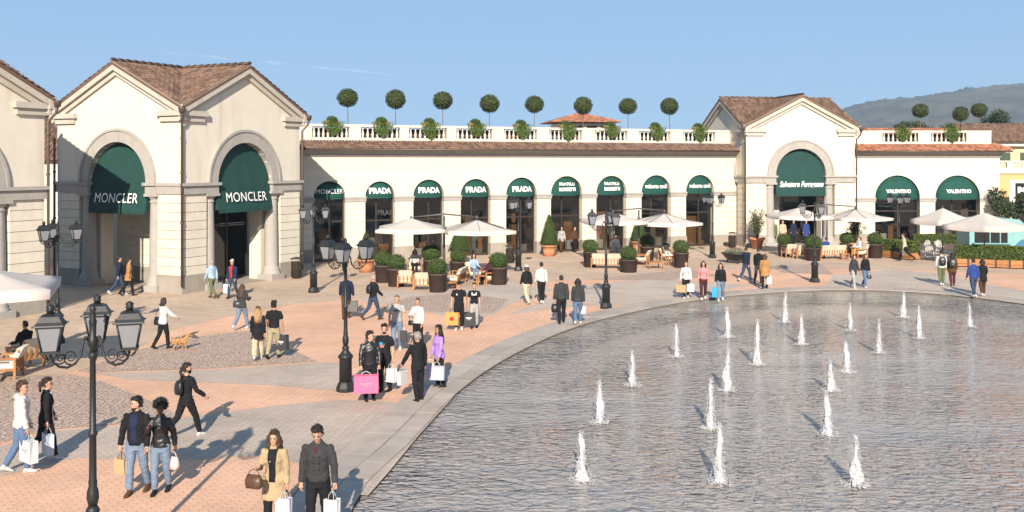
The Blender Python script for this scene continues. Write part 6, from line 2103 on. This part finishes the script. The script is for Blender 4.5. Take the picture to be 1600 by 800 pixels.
a = person(583, 500, -50, 'grey haired person in black jacket and blue jeans with backpack walking aside', 1.76, hair=('short','grey'), top='jacket', tc='black', bc='ddenim', shoes='brown', stride=20, armR=dict(sw=18, el=30))
backpack(a, 'black backpack on the grey haired person in blue jeans', 'black', 0.85)
a = person(823, 475, 25, 'person in white hat, black top and cream trousers', 1.70, 'f', hair=('bob','brown'), cap=('hat','white'), top='jacket', tc='black', bc='cream', bottom='wide', shoes='white', stride=17)
a = person(846, 474, 18, 'person in white shirt and slim black trousers', 1.78, hair=('short','black'), top='shirt', tc='white', bc='black', shoes='white', stride=10)
a = person(877, 506, 5, 'person in dark grey jacket and black trousers walking away near the pool', 1.84, hair=('short','dark'), top='jacket', tc='charcoal', bc='black', shoes='black', stride=13, armL=hb())
hand_bag(a['L'], 0, 'black bag in the hand of the person in dark grey jacket', 'black', 0.30, 0.30, 0.16, 0.06)
a = person(903, 507, -5, 'person in grey hooded jacket and jeans with white hem', 1.74, 'f', hair=('bob','black'), top='hoodie', tc='charcoal', bc='denim', shoes='white', stride=13, armR=hb())
shopping_bag(a['R'], -10, 'small white bag of the person in the grey hooded jacket', 'paper', 0.22, 0.26, 0.10, 0.10)
a = person(1072, 467, 172, 'person in white sweater and dark trousers with kraft bags', 1.70, 'f', hair=('short','brown'), top='sweater', tc='white', bc='black', shoes='white', stride=13, armR=hb(ab=14), armL=hb(ab=10))
shopping_bag(a['R'], 150, 'wide kraft bag of the person in white sweater', 'kraft', 0.42, 0.34, 0.15, 0.10)
shopping_bag(a['L'], 175, 'white bag between the white sweater and the pink top', 'paper', 0.32, 0.34, 0.12, 0.06)
a = person(1099, 468, 172, 'person in pink top and maroon trousers with long dark hair', 1.72, 'f', hair=('long','dark'), top='tee', tc='pink', bc='maroon', shoes='white', stride=13)
a = person(1126, 470, 168, 'person in black sweater and light jeans with long dark hair', 1.68, 'f', hair=('long','dark'), top='sweater', tc='black', bc='ldenim', shoes='white', stride=15, armR=hb(ab=10))
shopping_bag(a['R'], 165, 'blue and white paper bag near the pool rim', 'cyan', 0.36, 0.42, 0.13, 0.14)
a = person(1166, 440, -55, 'person in dark jacket and jeans walking past the bowl planter', 1.78, hair=('short','dark'), top='jacket', tc='navy', bc='ddenim', shoes='white', stride=18)
a = person(1185, 443, -35, 'person in black jacket half hidden behind the camel coat', 1.78, hair=('short','dark'), top='jacket', tc='black', bc='charcoal', shoes='black', stride=10)
a = person(1195, 452, -15, 'person in camel coat with long brown hair and a white bag', 1.70, 'f', hair=('bob','brown'), top='coat', tc='camel', hem=0.66, bc='black', shoes='black', stride=12, armR=hb())
shopping_bag(a['R'], 20, 'white bag of the person in camel coat', 'paper', 0.28, 0.40, 0.10, 0.10)
a = person(1334, 451, 205, 'person in dark jacket and pale trousers at the pool rim', 1.66, 'f', hair=('long','brown'), top='jacket', tc='charcoal', hem=0.74, bc='lgrey', shoes='white', stride=15)
a = person(1352, 450, -160, 'person in black jacket and blue jeans at the pool rim', 1.68, 'f', hair=('long','brown'), top='jacket', tc='black', bc='denim', shoes='white', stride=14, armL=hb())
hand_bag(a['L'], 180, 'small dark handbag of the person in blue jeans at the pool rim', 'black', 0.2, 0.16, 0.09, 0.12)
a = person(1414, 408, 72, 'person in cream jacket leaning into a stride past the hedge', 1.76, hair=('short','brown'), top='jacket', tc='cream', bc='black', shoes='black', stride=26, lean=9, armL=hb())
shopping_bag(a['L'], 80, 'grey bag of the person in cream jacket', 'grey', 0.34, 0.26, 0.14, 0.04)
a = person(1471, 446, -8, 'person in white hooded top with black backpack and grey trousers', 1.76, hair=('short','black'), top='hoodie', tc='white', bc='green', shoes='white', stride=10)
backpack(a, 'large black backpack on the white hooded top', 'black', 1.05)
a = person(1488, 447, -18, 'person in dark dress with backpack beside the white hooded top', 1.66, 'f', hair=('bob','black'), top='coat', tc='brown', hem=0.72, bc='maroon', shoes='brown', stride=17)
backpack(a, 'black backpack on the person in dark dress', 'charcoal', 1.0)
a = person(1521, 465, 8, 'person in blue jacket and grey jeans with white shoes', 1.76, hair=('short','black'), top='jacket', tc='blue', bc='ddenim', shoes='white', stride=13)
a = person(1535, 463, -12, 'person in long black jacket carrying a small cream bag', 1.70, 'f', hair=('bob','black'), top='coat', tc='black', hem=0.72, bc='brown', shoes='white', stride=14, armR=hb(sw=20, el=40))
hand_bag(a['R'], 0, 'small cream bag of the person in long black jacket', 'cream', 0.2, 0.18, 0.09, 0.08)

# seated guests
def guest(px, py, hd, label, **k):
    return person(px, py, hd, label, seated=True, near=False, group='guests seated in the lounges', **k)
guest(40, 573, 60, 'seated person in black lounging under the large parasol', tc='black', bc='khaki', hair=('short','dark'), top='jacket')
guest(648, 428, 185, 'seated person with dark hair beside the dark shaded boxwood tub', sex='f', tc='white', bc='black', hair=('long','black'), top='blouse')
guest(740, 437, 200, 'seated person in pale blue top at the small table', sex='f', tc='sky', bc='ldenim', hair=('long','dark'), top='sweater')
guest(766, 444, 110, 'seated person in dark purple jacket beside the lone tub', tc='maroon', bc='black', hair=('short','dark'), top='jacket')
guest(962, 400, 184, 'seated person in white top in the second lounge', sex='f', tc='white', bc='lgrey', hair=('short','brown'), top='tee')
guest(1040, 407, 190, 'seated person in dark vest at the teak table', tc='charcoal', bc='white', hair=('short','brown'), top='tee')
guest(1291, 404.3, 12, 'seated person in bright blue top on the cream sofa', tc='blue', bc='black', hair=('short','dark'), top='jacket')
guest(1343, 403, 100, 'seated person in white and orange between two tubs', sex='f', tc='white', bc='orange', hair=('tail','brown'), top='blouse')

# people in the doorways and dressed figures in the windows
def inwing(k, u, d=0.5):
    c, r_ = A_arches[k]
    q = oA+WAu*(c+u)+Vector((-math.sin(WAR), math.cos(WAR)))*d
    return (q.x, q.y, 0)
WD = math.degrees(WAR)
man = dict(near=False, cat='mannequin', group='dressed window figures', stride=2, hair=None, skin='light', zb=0.16)
person(0, 0, 180+WD, 'window figure in dark coat below the third small canopy from the twin gabled tower', loc=inwing(2, 0.35, 0.95), tc='black', top='coat', bc='blue', **man)
person(0, 0, 180+WD, 'window figure in green below the third small canopy from the twin gabled tower', loc=inwing(2, -0.65, 0.95), tc='green', top='coat', bc='green', sex='f', **man)
person(0, 0, 180+WD, 'window figure in light dress below the fourth small canopy from the twin gabled tower', loc=inwing(3, 0.2, 0.95), tc='lgrey', top='tunic', bc='lgrey', sex='f', **man)
person(0, 0, 180+WD, 'window figure in pink suit below the seventh small canopy from the twin gabled tower', loc=inwing(6, -0.6, 0.95), tc='pink', top='jacket', bc='palepink', **man)
person(0, 0, 180+WD, 'window figure in white below the seventh small canopy from the twin gabled tower', loc=inwing(6, 0.5, 0.95), tc='white', top='jacket', bc='white', **man)
person(0, 0, 180+WD, 'window figure in black below the eighth small canopy from the twin gabled tower', loc=inwing(7, -0.2, 0.95), tc='black', top='jacket', bc='black', **man)
person(0, 0, 170+WD, 'person in patterned top stepping out of a doorway beside a pointed green cone', loc=inwing(5, -0.35, 0.1), tc='lgrey', top='tunic', bc='brown', sex='f', near=False, stride=12, hair=('long','dark'))
person(0, 0, 200+WD, 'person in dark brown in the doorway beside a pointed green cone', loc=inwing(5, 0.45, -0.25), tc='brown', top='jacket', bc='black', near=False, stride=12, hair=('short','dark'))
u2 = Vector((math.cos(rotT2), math.sin(rotT2))); n2 = Vector((-math.sin(rotT2), math.cos(rotT2)))
def inT2(u, d):
    q = c2+u2*u-n2*(HW-d)
    return (q.x, q.y, 0)
for (u, d, tc_, lb) in ((-1.2, 1.9, 'green', 'window figure in green coat in the script lettered tower doorway'), (-0.5, 1.9, 'cream', 'window figure in cream jacket in the script lettered tower doorway'), (0.35, 1.9, 'navy', 'window figure in navy suit in the script lettered tower doorway'), (1.3, 1.8, 'blue', 'window figure in blue coat in the script lettered tower doorway')):
    person(0, 0, 190, lb, loc=inT2(u, d), tc=tc_, top='coat', bc='black', **dict(man, zb=0.02))
for k_, (px, lb, tc_) in enumerate(((1382, 'window figure in grey below the wide canopy next to the script lettered tower', 'charcoal'), (1424, 'window figure in black gown below the wide canopy next to the script lettered tower', 'black'), (1478, 'window figure in light floral dress below the wide canopy toward the yellow house', 'lgrey'))):
    q = Gx(px, 74.3)
    person(0, 0, 180, lb, loc=(q.x, q.y, 0), tc=tc_, top='coat', bc=tc_, sex='f', **man)
uL = Vector((math.cos(rotL), math.sin(rotL))); nL = Vector((-math.sin(rotL), math.cos(rotL)))
q = c1+uL*0.2-nL*(HW-2.9)
person(0, 0, 243, 'window figure in white shirt behind the twin gabled tower glass', loc=(q.x, q.y, 0), tc='white', top='jacket', bc='black', **man)
q = c1-uL*(HW-1.75)-nL*1.75
person(0, 0, 140, 'person in dark blue standing inside the shaded portico of the twin gabled tower', loc=(q.x, q.y, 0), tc='navy', top='jacket', bc='ddenim', near=False, stride=5, hair=('short','dark'))
person(1546, 392, 180, 'person with dark hair half hidden behind the long hedge', sex='f', tc='white', bc='black', hair=('long','black'), near=False, stride=3, top='tee')
person(1511, 386, 175, 'person in blue standing by the turquoise kiosk', tc='sky', bc='ddenim', hair=('short','dark'), near=False, stride=3, top='jacket')

# ------------------------------------------------------------------ dog on a lead
def dog(px, py, hd):
    p = G(px, py)
    T = empty('dog', p, R(hd), 'small curly tan dog on a lead beside the white blouse', 'dog')
    mb = MB()
    # trunk: deep chest narrowing to the belly
    rings = []
    for (y, z, rx, rz_) in ((-0.20,0.30,0.035,0.04),(-0.17,0.30,0.075,0.075),(-0.05,0.30,0.080,0.080),(0.08,0.29,0.092,0.100),(0.16,0.30,0.088,0.098),(0.21,0.32,0.055,0.06)):
        rings.append([(rx*math.cos(t), y, z+rz_*math.sin(t)) for t in [2*PI*i/12 for i in range(12)]])
    mb.loft(rings, True, True, True)
    mb.tube([(0,0.17,0.34),(0,0.23,0.40),(0,0.26,0.45)], [0.065,0.058,0.055], 10)
    mb.ball((0,0.28,0.47), (0.065,0.075,0.062), 10, 8)
    mb.tube([(0,0.32,0.455),(0,0.38,0.44),(0,0.405,0.437)], [0.042,0.032,0.022], 8)
    for sx in (-1, 1):
        mb.tube([(sx*0.055,0.26,0.50),(sx*0.085,0.25,0.45),(sx*0.085,0.255,0.385)], [0.02,0.034,0.026], 7)
        st = 0.04*sx
        mb.tube([(sx*0.055,0.14,0.26),(sx*0.055,0.12+st,0.15),(sx*0.055,0.135+st,0.08),(sx*0.055,0.135+st,0.02),(sx*0.055,0.165+st,0.015)], [0.045,0.032,0.028,0.026,0.022], 8)
        mb.tube([(sx*0.055,-0.13,0.28),(sx*0.058,-0.09-st,0.19),(sx*0.058,-0.165-st,0.11),(sx*0.058,-0.16-st,0.02),(sx*0.058,-0.125-st,0.015)], [0.065,0.045,0.028,0.025,0.022], 8)
    mb.tube([(0,-0.19,0.33),(0,-0.25,0.39),(0,-0.26,0.47)], [0.03,0.028,0.02], 7)
    rr = random.Random(8)
    for k in range(130):    # curly coat
        ring = rr.choice(rings); v = Vector(rr.choice(ring)); mb.ball(v+Vector((rr.gauss(0,0.008), rr.gauss(0,0.02), rr.gauss(0,0.008))), rr.uniform(0.016,0.026), 6, 4)
    M_FUR = mat('tan_fur', (0.42,0.22,0.09), 0.9, 0.3, 25, 0.6, 80)
    remeshed(mb, 'body', M_FUR, T, 0.010, None, 0.003, 0)
    MB().ball((0,0.412,0.444), (0.013,0.010,0.010), 8, 6).build('nose', M_EYE, T)
    for sx in (-1, 1): MB().ball((sx*0.030,0.342,0.488), 0.010, 6, 5).build('eye', M_EYE, T)
    col_ = Matrix.Translation(p) @ Matrix.Rotation(R(hd), 4, 'Z') @ Vector((0,0.20,0.42))
    L = empty('lead', (0,0,0), 0, 'thin tan lead from hand to dog', 'lead')
    mid = HAND_LEASH.lerp(col_, 0.5)-Vector((0,0,0.08))
    MB().tube([HAND_LEASH, HAND_LEASH.lerp(mid,0.5)-Vector((0,0,0.02)), mid, mid.lerp(col_,0.5)-Vector((0,0,0.03)), col_], 0.007, 5).build('strap', cloth('camel', True), L)
dog(281, 547, -62)
finish_people()

# autumn haze: even, very thin air round the whole place
hz = bpy.data.materials.new('haze'); hz.use_nodes = True
nt = hz.node_tree; nt.nodes.clear()
ho = nt.nodes.new('ShaderNodeOutputMaterial'); pv = nt.nodes.new('ShaderNodeVolumePrincipled')
pv.inputs['Color'].default_value = (0.66, 0.83, 1.0, 1); pv.inputs['Density'].default_value = 0.00030
pv.inputs['Anisotropy'].default_value = 0.1
nt.links.new(pv.outputs[0], ho.inputs['Volume'])
stuff(MB().box(-1500, 2600, -300, 1640, -25, 145).build('haze', hz))['label'] = 'thin pale autumn haze in front of the wooded hill'

# faint condensation trails high above the roofs
M_VAP = bpy.data.materials.new('vapour'); M_VAP.use_nodes = True
nt = M_VAP.node_tree; nt.nodes.clear()
o_ = nt.nodes.new('ShaderNodeOutputMaterial'); t_ = nt.nodes.new('ShaderNodeBsdfTransparent'); d_ = nt.nodes.new('ShaderNodeBsdfTranslucent'); x_ = nt.nodes.new('ShaderNodeMixShader')
d2 = nt.nodes.new('ShaderNodeBsdfDiffuse'); ad = nt.nodes.new('ShaderNodeAddShader')
tc_ = nt.nodes.new('ShaderNodeTexCoord'); nz_ = nt.nodes.new('ShaderNodeTexNoise'); nz_.inputs['Scale'].default_value = 0.004; mr_ = nt.nodes.new('ShaderNodeMapRange')
mr_.inputs['From Min'].default_value = 0.42; mr_.inputs['From Max'].default_value = 0.72; mr_.inputs['To Max'].default_value = 0.11
nt.links.new(tc_.outputs['Object'], nz_.inputs[0]); nt.links.new(nz_.outputs['Fac'], mr_.inputs['Value']); nt.links.new(mr_.outputs[0], x_.inputs[0])
nt.links.new(d_.outputs[0], ad.inputs[0]); nt.links.new(d2.outputs[0], ad.inputs[1])
nt.links.new(t_.outputs[0], x_.inputs[1]); nt.links.new(ad.outputs[0], x_.inputs[2]); nt.links.new(x_.outputs[0], o_.inputs[0])
def trail(pa, pb, y, r):
    mb = MB(); pts = []
    for k in range(21):
        t = k/20; px_ = pa[0]+(pb[0]-pa[0])*t; py_ = pa[1]+(pb[1]-pa[1])*t
        pts.append(((px_-800)/F*y, y+900*t, CAM_H+(HOR-py_)/F*y))
    mb.tube(pts, [(r*(0.25+math.sin(PI*k/20))*2.2, r*(0.25+math.sin(PI*k/20))) for k in range(21)], 10)
    o = mb.build('contrail', M_VAP); stuff(o); o['label'] = 'faint white condensation trail drifting across the blue sky'
trail((200, 76), (600, 100), 7000, 9)
